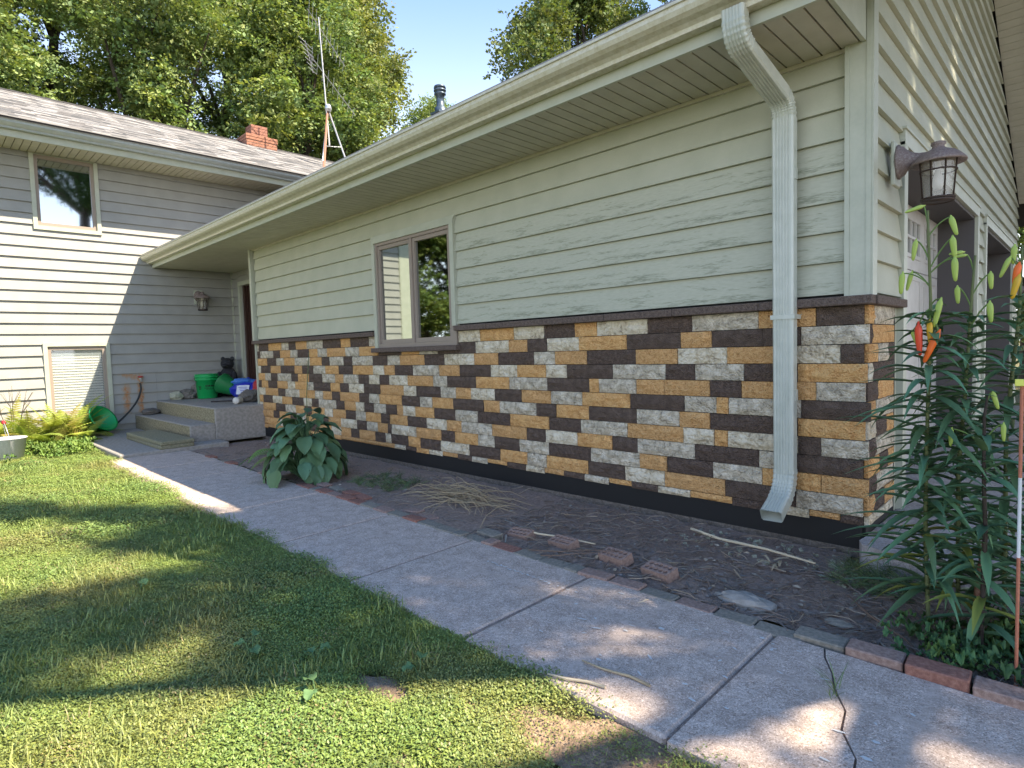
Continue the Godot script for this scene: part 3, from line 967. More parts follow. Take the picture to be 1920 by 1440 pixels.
func build_house() -> void:
	var h := thing("house", "two-storey main house with pale horizontal siding and grey shingle roof", "house")
	var X := Vector3.RIGHT
	var st := begin()
	var wins := [[1.49, 2.31, 3.60, 4.76], [1.49, 2.31, 0.40, 1.58]]
	holed(st, [-9.0, 4.80], [-0.25, 4.8], wins, -0.004, -0.2, func(u, v, w): return Vector3(XB + w, v, u))
	box(st, Vector3(XB - 7.3, -0.25, -9.0), Vector3(XB - 7.2, 4.8, 4.80))
	box(st, Vector3(XB - 7.2, -0.25, 4.70), Vector3(XB - 0.2, 4.8, 4.80))
	box(st, Vector3(XB - 7.2, -0.25, -9.0), Vector3(XB - 0.2, 4.8, -8.9))
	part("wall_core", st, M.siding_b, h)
	var sw := group_part("siding_wall", h)
	var dz := Vector3(0, 0, 1)
	for k in 26:
		var y0 := 0.153 + 0.1818 * k
		var y1 := y0 + 0.1818 - 0.010
		if y0 > 4.75: break
		y1 = min(y1, 4.80)
		var z0 := -0.78 if y1 < 3.05 else -3.6
		var o := Vector3(XB, 0, 0)
		var holes := []
		if y0 < 1.60 and y1 > 0.36: holes = [[1.43, 2.37]]
		if y0 > 3.50 or y1 > 3.62: holes = [[1.43, 2.38]]
		var segs := [[z0, 4.80]]
		if holes: segs = [[z0, 1.43], [2.38, 4.80]]
		for s in segs:
			# rust runs under the tap are on the boards between z 0.75 and 1.4
			if s[1] < 1.5 and y0 > 0.15 and y1 < 1.12 and z0 < 0.0:
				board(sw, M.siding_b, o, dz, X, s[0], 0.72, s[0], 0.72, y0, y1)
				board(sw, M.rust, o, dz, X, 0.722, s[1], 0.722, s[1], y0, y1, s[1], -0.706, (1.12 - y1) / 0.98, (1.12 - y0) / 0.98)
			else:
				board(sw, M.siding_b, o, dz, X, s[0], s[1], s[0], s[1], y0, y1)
	# gable-end corner post
	st = begin()
	box(st, Vector3(XB - 0.05, 0.15, 5.19), Vector3(XB + 0.03, 4.79, 4.82))
	part("corner_post", st, M.trim, h)
	st = begin()
	box(st, Vector3(XB - 0.02, 0.15, -0.78), Vector3(XB + 0.03, 3.02, -0.74))
	part("corner_post", st, M.trim, h)
	st = begin()
	box(st, Vector3(XB - 0.15, -0.3, 0.7), Vector3(XB - 0.006, 0.155, 4.79))
	part("foundation", st, M.foundation, h)
	# windows
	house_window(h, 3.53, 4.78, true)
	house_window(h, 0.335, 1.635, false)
	# tap
	var tap := group_part("garden_tap", h)
	st = begin()
	tube(st, [Vector3(XB, 0.955, 0.99), Vector3(XB + 0.10, 0.955, 0.99)], [0.016, 0.016], 8)
	tube(st, [Vector3(XB + 0.08, 0.955, 0.99), Vector3(XB + 0.10, 0.90, 0.99)], [0.018, 0.016], 8)
	part("spout", st, M.alu, tap)
	st = begin()
	lathe(st, [Vector2(0.0, 0.0), Vector2(0.045, 0.0), Vector2(0.045, 0.018), Vector2(0.0, 0.022)], 10, at(Vector3(XB + 0.07, 0.985, 0.99)))
	part("handle", st, M.red_plastic, tap)
	# eave: soffit, fascia, gutter
	var sf := group_part("soffit", h)
	st = begin()
	box(st, Vector3(XB + 0.005, 4.804, -4.0), Vector3(-10.955, 4.815, 5.05))
	part("soffit_backing", st, M.gap, sf)
	var z := 5.0
	while z > -3.8:
		st = begin()
		box(st, Vector3(XB + 0.004, 4.79, z - 0.0945), Vector3(-10.955, 4.802, z))
		part("soffit_board", st, M.soffit, sf)
		z -= 0.1045
	st = begin()
	box(st, Vector3(-10.955, 4.78, -9.2), Vector3(-10.93, 5.02, 5.05))
	part("fascia", st, M.trim, h)
	st = begin()
	var gp := [Vector2(0.0, 0.155), Vector2(0.0, 0.03), Vector2(0.07, 0.03), Vector2(0.08, 0.055), Vector2(0.13, 0.075), Vector2(0.165, 0.10), Vector2(0.175, 0.14), Vector2(0.19, 0.142), Vector2(0.19, 0.158), Vector2(0.168, 0.158), Vector2(0.166, 0.118), Vector2(0.12, 0.088), Vector2(0.072, 0.065), Vector2(0.062, 0.042), Vector2(0.01, 0.042), Vector2(0.01, 0.155)]
	sweep(st, gp, [Transform3D(Basis.IDENTITY, Vector3(-10.925, 4.855, -9.2)), Transform3D(Basis.IDENTITY, Vector3(-10.925, 4.855, 5.15))])
	part("gutter", st, M.steel_blue, h)
	# roof
	var rf := group_part("roof", h)
	st = begin()
	var sl := 0.43
	hexa(st, [Vector3(-10.73, 5.03, -9.3), Vector3(-10.73, 5.03, 5.17), Vector3(-15.3, 5.03 + sl * 4.57, 5.17), Vector3(-15.3, 5.03 + sl * 4.57, -9.3), Vector3(-10.73, 4.99, -9.3), Vector3(-10.73, 4.99, 5.17), Vector3(-15.3, 4.99 + sl * 4.57, 5.17), Vector3(-15.3, 4.99 + sl * 4.57, -9.3)])
	hexa(st, [Vector3(-19.9, 5.03, -9.3), Vector3(-19.9, 5.03, 5.17), Vector3(-15.3, 5.03 + sl * 4.57, 5.17), Vector3(-15.3, 5.03 + sl * 4.57, -9.3), Vector3(-19.9, 4.99, -9.3), Vector3(-19.9, 4.99, 5.17), Vector3(-15.3, 4.99 + sl * 4.57, 5.17), Vector3(-15.3, 4.99 + sl * 4.57, -9.3)])
	hexa(st, [Vector3(XB, 4.8, 4.75), Vector3(-18.9, 4.8, 4.75), Vector3(-15.31, 6.9, 4.75), Vector3(-15.29, 6.9, 4.75), Vector3(XB, 4.8, 4.65), Vector3(-18.9, 4.8, 4.65), Vector3(-15.31, 6.9, 4.65), Vector3(-15.29, 6.9, 4.65)])
	part("roof_deck", st, M.roof_edge, rf)
	var nc := 33
	for i in nc:
		st = begin()
		var x0 := -10.715 - 0.139 * i
		var x1 := x0 - 0.15
		var ya := 5.03 + sl * (-10.73 - x0) + 0.014
		var yb := 5.03 + sl * (-10.73 - x1) + 0.008
		var u := rng.randf()
		quad_uv(st, [Vector3(x1, yb, 5.19), Vector3(x1, yb, -9.3), Vector3(x0, ya, -9.3), Vector3(x0, ya, 5.19)], [Vector2(u, 0), Vector2(u + 3.5, 0), Vector2(u + 3.5, 1), Vector2(u, 1)])
		quad(st, Vector3(x0, ya, 5.19), Vector3(x0, ya, -9.3), Vector3(x0, ya - 0.018, -9.3), Vector3(x0, ya - 0.018, 5.19))
		part("shingle_course", st, M.shingle, rf)
	st = begin()
	for k in 48:
		var zz := 5.15 - 0.3 * k
		hexa(st, [Vector3(-15.16, 6.955, zz), Vector3(-15.16, 6.955, zz - 0.31), Vector3(-15.3, 7.025, zz - 0.31), Vector3(-15.3, 7.03, zz), Vector3(-15.16, 6.94, zz), Vector3(-15.16, 6.94, zz - 0.31), Vector3(-15.3, 7.0, zz - 0.31), Vector3(-15.3, 7.0, zz)])
	part("ridge_cap", st, M.roof_edge, rf)
	# brick chimney: courses of brick with raked joints, a corbelled shoulder and a flue
	chimney(rf, Vector3(-15.1, 6.5, -2.93), 0.62, 8, 0.36, 4)
	chimney(rf, Vector3(-14.2, 6.2, -8.55), 0.5, 33, 0.0, 0)
	st = begin()
	box(st, Vector3(-14.42, 8.89, -8.80), Vector3(-13.98, 8.95, -8.30))
	lathe(st, [Vector2(0.19, 8.95), Vector2(0.19, 9.11), Vector2(0.13, 9.13), Vector2(0.13, 9.51), Vector2(0.19, 9.52), Vector2(0.19, 9.56), Vector2(0.14, 9.57), Vector2(0.14, 9.62), Vector2(0.20, 9.63), Vector2(0.20, 9.67), Vector2(0.14, 9.68), Vector2(0.14, 9.72), Vector2(0.20, 9.73), Vector2(0.18, 9.79), Vector2(0.0, 9.81)], 16, at(Vector3(-14.2, 0, -8.55)))
	part("flue_pipe", st, M.flue, rf)
	# entry wall in the recess: siding, casing and the dark door
	var en := group_part("entry", h)
	st = begin()
	box(st, Vector3(XB, -0.2, -0.95), Vector3(-11.20, 3.05, -0.785))
	box(st, Vector3(-10.1, -0.2, -0.95), Vector3(-8.75, 3.05, -0.785))
	box(st, Vector3(-11.2, 2.72, -0.95), Vector3(-10.1, 3.05, -0.785))
	part("wall_core", st, M.siding_b, en)
	for k in 16:
		var y0 := 0.153 + 0.1818 * k
		if y0 < 0.4: continue
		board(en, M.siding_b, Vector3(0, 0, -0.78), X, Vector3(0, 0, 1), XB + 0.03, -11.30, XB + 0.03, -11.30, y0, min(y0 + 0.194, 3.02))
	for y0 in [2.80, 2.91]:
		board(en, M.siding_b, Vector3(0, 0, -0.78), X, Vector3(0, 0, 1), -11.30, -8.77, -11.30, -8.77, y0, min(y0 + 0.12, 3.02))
	st = begin()
	box(st, Vector3(-11.30, 0.5, -0.79), Vector3(-11.215, 2.80, -0.74))
	box(st, Vector3(-11.30, 2.72, -0.79), Vector3(-10.1, 2.80, -0.741))
	part("door_casing", st, M.trim, en)
	st = begin()
	box(st, Vector3(-11.21, 0.5, -0.90), Vector3(-11.12, 2.72, -0.80))
	box(st, Vector3(-11.08, 0.5, -0.905), Vector3(-10.1, 2.70, -0.86))
	box(st, Vector3(-11.12, 0.5, -0.95), Vector3(-11.08, 2.72, -0.84))
	part("entry_door", st, M.door_brown, en)

func chimney(parent: Node3D, base: Vector3, w: float, courses: int, flue: float, flue_courses: int) -> void:
	var c := group_part("chimney", parent)
	var st := begin()
	var bh := 0.075
	box(st, base + Vector3(-w / 2 + 0.008, 0, -w * 0.65 + 0.008), base + Vector3(w / 2 - 0.008, courses * bh, w * 0.65 - 0.008))
	part("mortar_core", st, M.mortar, c)
	for i in courses:
		st = begin()
		var grow := 0.03 if i >= courses - 2 else 0.0
		cbox(st, at(base + Vector3(0, (i + 0.5) * bh, 0)), Vector3(w + grow, bh - 0.012, w * 1.3 + grow), 0.004)
		part("brick_course", st, M.chimney, c)
	if flue_courses > 0:
		for i in flue_courses:
			st = begin()
			cbox(st, at(base + Vector3(0, courses * bh + (i + 0.5) * bh, 0.0)), Vector3(flue, bh - 0.006, flue * 1.2), 0.004)
			part("brick_course", st, M.brick_red, c)

func house_window(h: Node3D, y0: float, y1: float, upper: bool) -> void:
	var w := group_part("window", h)
	var f := func(u, v, q): return Vector3(XB + q, v, u)
	var st := begin()
	holed(st, [1.43, 2.38], [y0, y1], [[1.49, 2.32, y0 + 0.065, y1 - (0.01 if upper else 0.06)]], 0.0, 0.046, f)
	part("casing", st, M.trim, w)
	st = begin()
	holed(st, [1.491, 2.319], [y0 + 0.066, y1 - (0.011 if upper else 0.061)], [[1.54, 2.27, y0 + 0.125, y1 - (0.07 if upper else 0.12)]], -0.08, 0.012, f)
	part("frame", st, M.frame, w)
	st = begin()
	box(st, Vector3(XB - 0.03, y0 + 0.12, 1.53), Vector3(XB - 0.024, y1 - 0.065, 2.28))
	part("pane", st, M.mirror_glass if upper else M.clear_glass, w)
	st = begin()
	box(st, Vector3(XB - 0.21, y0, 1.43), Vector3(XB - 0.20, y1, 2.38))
	part("room_dark_panel", st, M.room_dark, w)  # dark sheet close behind the opening, standing for the unlit room
	if not upper:
		var bl := begin()
		var y := y0 + 0.14
		while y < y1 - 0.12:
			obox(bl, at(Vector3(XB - 0.075, y, 1.905), 0.0, 0.0, -0.85), Vector3(0.048, 0.002, 0.72))
			y += 0.046
		for zz in [1.68, 2.12]:
			box(bl, Vector3(XB - 0.0585, y0 + 0.13, zz - 0.002), Vector3(XB - 0.0565, y1 - 0.12, zz + 0.002))
		box(bl, Vector3(XB - 0.095, y1 - 0.135, 1.54), Vector3(XB - 0.055, y1 - 0.105, 2.27))
		part("blind", bl, M.blind, w)

# ---------------------------------------------------------------- grounds
func build_ground() -> void:
	var gr := structure("ground")
	var st := begin()
	quad(st, Vector3(-160, -0.045, -160), Vector3(160, -0.045, -160), Vector3(160, -0.045, 160), Vector3(-160, -0.045, 160))
	part("lawn_soil", st, M.lawn_soil, gr)
	# bare earth beside the walk and worn patches in the lawn
	for p in [[-0.12, 2.50, 0.40, 0.17], [-0.98, 2.76, 0.17, 0.07], [-0.62, 2.62, 0.12, 0.06], [-0.55, 2.95, 0.12, 0.06]]:
		var n := 18
		st = begin()
		var prev := Vector3.ZERO
		var first := Vector3.ZERO
		for k in n + 1:
			var a := TAU * k / n
			var r := 1.0 + 0.25 * sin(a * 3.0 + p[0] * 7.0) + 0.12 * sin(a * 5.0 + p[1] * 9.0)
			var q := Vector3(p[0] + cos(a) * p[2] * r, -0.03, p[1] + sin(a) * p[3] * r)
			if k > 0:
				tri(st, Vector3(p[0], -0.018, p[1]), prev, q)
			prev = q
		part("bare_earth", st, M.dirt, gr)
	# walk
	var wk := structure("walkway")
	var joints := [-8.2, -7.05, -6.05, -5.08, -4.2, -3.03, -2.03, -1.02, 0.02]
	for k in joints.size() - 1:
		st = begin()
		var x0: float = joints[k] + 0.011
		var x1: float = joints[k + 1] - 0.011
		var dy := rng.randf_range(-0.004, 0.003)
		cbox(st, at(Vector3((x0 + x1) * 0.5, dy - 0.05, 1.845 - 0.012 * (8 - k)), 0.0, rng.randf_range(-0.003, 0.003), rng.randf_range(-0.003, 0.003)), Vector3(x1 - x0, 0.1, 0.97), 0.011)
		part("concrete_slab", st, M.concrete, wk)
	# the last slab before the camera is cracked in two
	var crack := [Vector2(0.215, 1.372), Vector2(0.240, 1.45), Vector2(0.30, 1.56), Vector2(0.335, 1.66), Vector2(0.405, 1.78), Vector2(0.425, 1.90), Vector2(0.50, 2.02), Vector2(0.52, 2.15), Vector2(0.60, 2.335)]
	var left := [Vector2(0.028, 1.372)]
	var right := []
	for c in crack:
		left.append(c + Vector2(-0.004, 0))
	left.append(Vector2(0.028, 2.335))
	for k in range(crack.size() - 1, -1, -1):
		right.append(crack[k] + Vector2(0.004, rng.randf_range(-0.004, 0.004)))
	right.append(Vector2(1.10, 1.385))
	right.append(Vector2(1.10, 2.335))
	for pl in [left, right]:
		st = begin()
		slab_poly(st, pl, -0.1, 0.003)
		part("concrete_slab", st, M.concrete, wk)
	st = begin()
	box(st, Vector3(1.112, -0.1, 1.39), Vector3(2.4, 0.002, 2.34))
	part("concrete_slab", st, M.concrete, wk)
	st = begin()
	box(st, Vector3(-8.2, -0.1, 1.38), Vector3(2.3, -0.009, 2.30))
	part("joint_soil", st, M.soil, wk)
	# splashes of dried white paint
	st = begin()
	for k in 34:
		var t := k / 33.0
		var p := Vector3(lerpf(-1.62, -0.92, t) + rng.randf_range(-0.01, 0.01), 0.006, lerpf(1.58, 1.60, t) + rng.randf_range(-0.008, 0.008))
		if t < 0.5 or k % 2 == 0:
			blot(st, p, rng.randf_range(0.006, 0.012), rng.randf_range(1.0, 2.4))
	for k in 46:
		blot(st, Vector3(rng.randf_range(-0.9, 0.6), 0.0065, rng.randf_range(1.45, 2.1)), rng.randf_range(0.003, 0.012), rng.randf_range(1.0, 3.0))
	part("paint_spots", st, M.paint_spot, wk).set_meta("kind", "stuff")
	# entry pad
	var pad := structure("entry_pad")
	st = begin()
	cbox(st, at(Vector3(-9.91, -0.05, 1.40)), Vector3(3.42, 0.2, 1.40), 0.012)
	part("concrete_slab", st, M.concrete_old, pad)
	# planting bed
	var bed := structure("planting_bed")
	var nb := FastNoiseLite.new()
	nb.seed = 11
	nb.frequency = 1.7
	nb.fractal_octaves = 4
	st = begin()
	st.set_smooth_group(0)
	var Hh := func(x: float, z: float) -> float:
		return -0.028 + 0.020 * nb.get_noise_2d(x, z) + 0.012 * nb.get_noise_2d(x * 5.0, z * 5.0) + 0.012 * smoothstep(0.3, 1.1, z)
	var x := -8.5
	while x < 2.4:
		for j in 24:
			var z0 := 0.0 + j * 0.052
			if x > -0.05 and z0 < 0.15: continue
			var a := Vector3(x, Hh.call(x, z0), z0)
			var b := Vector3(x + 0.06, Hh.call(x + 0.06, z0), z0)
			var c := Vector3(x + 0.06, Hh.call(x + 0.06, z0 + 0.052), z0 + 0.052)
			var d := Vector3(x, Hh.call(x, z0 + 0.052), z0 + 0.052)
			quad(st, a, b, c, d)
		x += 0.06
	part("soil", st, M.soil, bed)
	# driveway and the garage slab
	var dv := structure("driveway")
	st = begin()
	box(st, Vector3(0.9, -0.1, -14.0), Vector3(14.0, 0.0, 0.1))
	part("drive_surface", st, M.asphalt, dv)
	var ap := structure("garage_apron")
	st = begin()
	var edge := [Vector2(0.03, -0.02), Vector2(0.02, 0.08), Vector2(0.05, 0.15), Vector2(0.16, 0.20), Vector2(0.34, 0.22), Vector2(0.6, 0.20), Vector2(1.0, 0.23), Vector2(1.6, 0.22), Vector2(1.6, -9.0), Vector2(0.03, -9.0)]
	slab_poly(st, edge, -0.1, 0.098)
	part("concrete_slab", st, M.apron, ap)
	st = begin()
	box(st, Vector3(-0.4, -0.1, -8.9), Vector3(0.028, 0.094, -0.8))
	part("threshold", st, M.apron, ap)

func blot(st: SurfaceTool, p: Vector3, r: float, stretch: float) -> void:
	var n := 7
	var ph := rng.randf() * TAU
	var turn := rng.randf_range(-0.6, 0.6)
	for k in n:
		var a := TAU * k / n
		var b := TAU * (k + 1) / n
		var ra := r * (0.7 + 0.3 * sin(a * 2.0 + ph))
		var rb := r * (0.7 + 0.3 * sin(b * 2.0 + ph))
		tri(st, p, p + Vector3(cos(a) * ra * stretch, 0, sin(a) * ra).rotated(Vector3.UP, turn), p + Vector3(cos(b) * rb * stretch, 0, sin(b) * rb).rotated(Vector3.UP, turn))

func multi(called: String, mesh: Mesh, m: Material, xf: Array, cols: Array, parent: Node) -> MultiMeshInstance3D:
	var mm := MultiMesh.new()
	mm.transform_format = MultiMesh.TRANSFORM_3D
	mm.use_colors = true
	mm.mesh = mesh
	mm.instance_count = xf.size()
	for i in xf.size():
		mm.set_instance_transform(i, xf[i])
		mm.set_instance_color(i, cols[i])
	var o := MultiMeshInstance3D.new()
	o.name = called
	o.multimesh = mm
	o.material_override = m
	parent.add_child(o, true)
	return o

# ---------------------------------------------------------------- edging bricks
func build_bricks() -> void:
	var ed := thing("brick_edging", "row of weathered bricks set flush along the concrete walk", "edging")
	var x := -7.6
	while x < 0.0:
		var l := rng.randf_range(0.19, 0.205)
		if rng.randf() < 0.25: l = 0.10
		if x > -4.9 or rng.randf() < 0.55:
			var st := begin()
			cbox(st, at(Vector3(x + l / 2, -0.022 + rng.randf_range(-0.008, 0.006), 1.296 + (x + 4.0) * 0.010 + rng.randf_range(-0.006, 0.004)), rng.randf_range(-0.05, 0.05), rng.randf_range(-0.04, 0.04), rng.randf_range(-0.03, 0.03)), Vector3(l, 0.065, 0.098), 0.006)
			part("brick", st, [M.brick_grey, M.brick_grey, M.brick_brown, M.brick_red, M.brick_grey][rng.randi() % 5], ed)
		x += l + rng.randf_range(0.004, 0.012)
	# raised bricks past the corner
	for b in [[0.08, 0.20, 1.30, -0.012, 0], [0.29, 0.20, 1.315, 0.004, 2], [0.50, 0.20, 1.325, 0.012, 1], [0.71, 0.2, 1.332, 0.006, 2], [0.92, 0.2, 1.335, 0.008, 1], [1.13, 0.2, 1.335, 0.0, 2]]:
		var st := begin()
		cbox(st, at(Vector3(b[0] + 0.1, b[3], b[2]), 0.03, 0.02, 0.0), Vector3(b[1], 0.065, 0.098), 0.005)
		part("brick", st, [M.brick_grey, M.brick_red, M.brick_brown][b[4]], ed)
	# half-buried second row
	x = -4.6
	while x < -1.9:
		if rng.randf() < 0.75:
			var st := begin()
			cbox(st, at(Vector3(x + 0.1, -0.024 + rng.randf_range(-0.008, 0.012), 1.16 + (x + 4.0) * 0.008 + rng.randf_range(-0.02, 0.02)), rng.randf_range(-0.15, 0.15), rng.randf_range(-0.1, 0.1), rng.randf_range(-0.08, 0.08)), Vector3(0.19, 0.062, 0.095), 0.006)
			part("brick", st, [M.brick_red, M.brick_brown, M.brick_grey][rng.randi() % 3], ed)
		x += 0.21 + rng.randf_range(0.0, 0.08)
	# loose cored bricks
	var spots := [[-1.475, 1.04, -0.10, "loose cored brick tilted beside the pale stick on the bed edge"], [-1.05, 1.06, -0.16, "loose cored brick standing proud of the edging, between two other cored bricks"], [-0.735, 1.085, -0.20, "loose cored brick next to the broken concrete lump, lit at one end"], [-1.86, 1.05, 0.05, "half-buried cored brick nearest the dry stalk heap"]]
	for i in spots.size():
		var s: Array = spots[i]
		cored_brick(Vector3(s[0], [0.006, 0.016, 0.010, -0.012][i], s[1]), s[2], s[3])
	# broken lump of concrete lying on the bed edge
	var c := thing("concrete_chunk", "broken flat lump of grey concrete lying on the bed edge", "rubble", Vector3(-0.235, -0.03, 1.115))
	rock(c, "chunk", Vector3(0.15, 0.035, 0.075), M.concrete_old, 5)
	var r := thing("flat_slate", "flat dark green-grey slate chip lying in the bed mulch", "stone", Vector3(0.18, -0.01, 1.08))
	rock(r, "chip", Vector3(0.06, 0.012, 0.035), M.brick_grey, 8)

func cored_brick(p: Vector3, turn: float, label: String) -> void:
	var b := thing("cored_brick", label, "brick", p, turn, "loose cored bricks on the bed edge")
	b.rotation.x = 0.24
	b.rotation.z = 0.05
	var st := begin()
	var L := 0.195
	var W := 0.096
	var T := 0.064
	var holes := []
	for i in 5:
		for j in 2:
			holes.append(Vector2(-L / 2 + 0.03 + i * 0.034, -0.021 + j * 0.042))
	# sides and bottom
	box(st, Vector3(-L / 2, -T / 2, -W / 2), Vector3(L / 2, -T / 2 + 0.02, W / 2))
	for s in [[-L / 2, -W / 2, L / 2, -W / 2], [L / 2, -W / 2, L / 2, W / 2], [L / 2, W / 2, -L / 2, W / 2], [-L / 2, W / 2, -L / 2, -W / 2]]:
		quad(st, Vector3(s[0], -T / 2 + 0.02, s[1]), Vector3(s[2], -T / 2 + 0.02, s[3]), Vector3(s[2], T / 2, s[3]), Vector3(s[0], T / 2, s[1]))
	# top face cell by cell with round holes
	var cx := []
	for i in 6: cx.append(-L / 2 + (0.013 + i * 0.034 if i > 0 and i < 5 else (0.0 if i == 0 else L)))
	for i in 5:
		for j in 2:
			var x0: float = cx[i]
			var x1: float = cx[i + 1]
			var z0 := -W / 2 if j == 0 else 0.0
			var z1 := 0.0 if j == 0 else W / 2
			var h: Vector2 = holes[i * 2 + j]
			var n := 12
			for k in n:
				var a := TAU * k / n
				var c := TAU * (k + 1) / n
				var ra := Vector3(h.x + cos(a) * 0.014, T / 2, h.y + sin(a) * 0.014)
				var rc := Vector3(h.x + cos(c) * 0.014, T / 2, h.y + sin(c) * 0.014)
				var oa := edge_point(h, a, x0, x1, z0, z1, T / 2)
				var oc := edge_point(h, c, x0, x1, z0, z1, T / 2)
				quad(st, ra, oa, oc, rc)
				quad(st, ra, rc, rc - Vector3(0, 0.044, 0), ra - Vector3(0, 0.044, 0))
			for q in [[x0, z0], [x1, z0], [x1, z1], [x0, z1]]:
				# corner fill between neighbouring edge points
				var best := []
				for k in n:
					var a := TAU * k / n
					best.append(edge_point(h, a, x0, x1, z0, z1, T / 2))
				var ang := atan2(q[1] - h.y, q[0] - h.x)
				var k0 := int(floor(fposmod(ang, TAU) / TAU * n)) % n
				tri(st, best[k0], Vector3(q[0], T / 2, q[1]), best[(k0 + 1) % n])
	part("body", st, M.brick_brown, b)

func edge_point(h: Vector2, a: float, x0: float, x1: float, z0: float, z1: float, y: float) -> Vector3:
	var d := Vector2(cos(a), sin(a))
	var t := 1e9
	if absf(d.x) > 1e-5: t = min(t, ((x1 if d.x > 0 else x0) - h.x) / d.x)
	if absf(d.y) > 1e-5: t = min(t, ((z1 if d.y > 0 else z0) - h.y) / d.y)
	return Vector3(h.x + d.x * t, y, h.y + d.y * t)

# lumpy stone resting on y 0
func rock(parent: Node3D, called: String, r: Vector3, m: Material, sd: int) -> MeshInstance3D:
	var n := FastNoiseLite.new()
	n.seed = sd
	n.frequency = 0.9
	var st := begin()
	var nu := 14
	var nv := 9
	var P := func(u: int, v: int) -> Vector3:
		var th := TAU * (u % nu) / nu
		var ph := PI * v / nv
		var d := Vector3(sin(ph) * cos(th), cos(ph), sin(ph) * sin(th))
		var k := 1.0 + 0.38 * n.get_noise_3dv(d * 1.3) + 0.12 * n.get_noise_3dv(d * 4.0)
		var p := d * k * r
		p.y = max(p.y, -r.y * 0.75)
		return p + Vector3(0, r.y * 0.75, 0)
	for v in nv:
		for u in nu:
			quad(st, P.call(u, v), P.call(u + 1, v), P.call(u + 1, v + 1), P.call(u, v + 1))
	return part(called, st, m, parent)

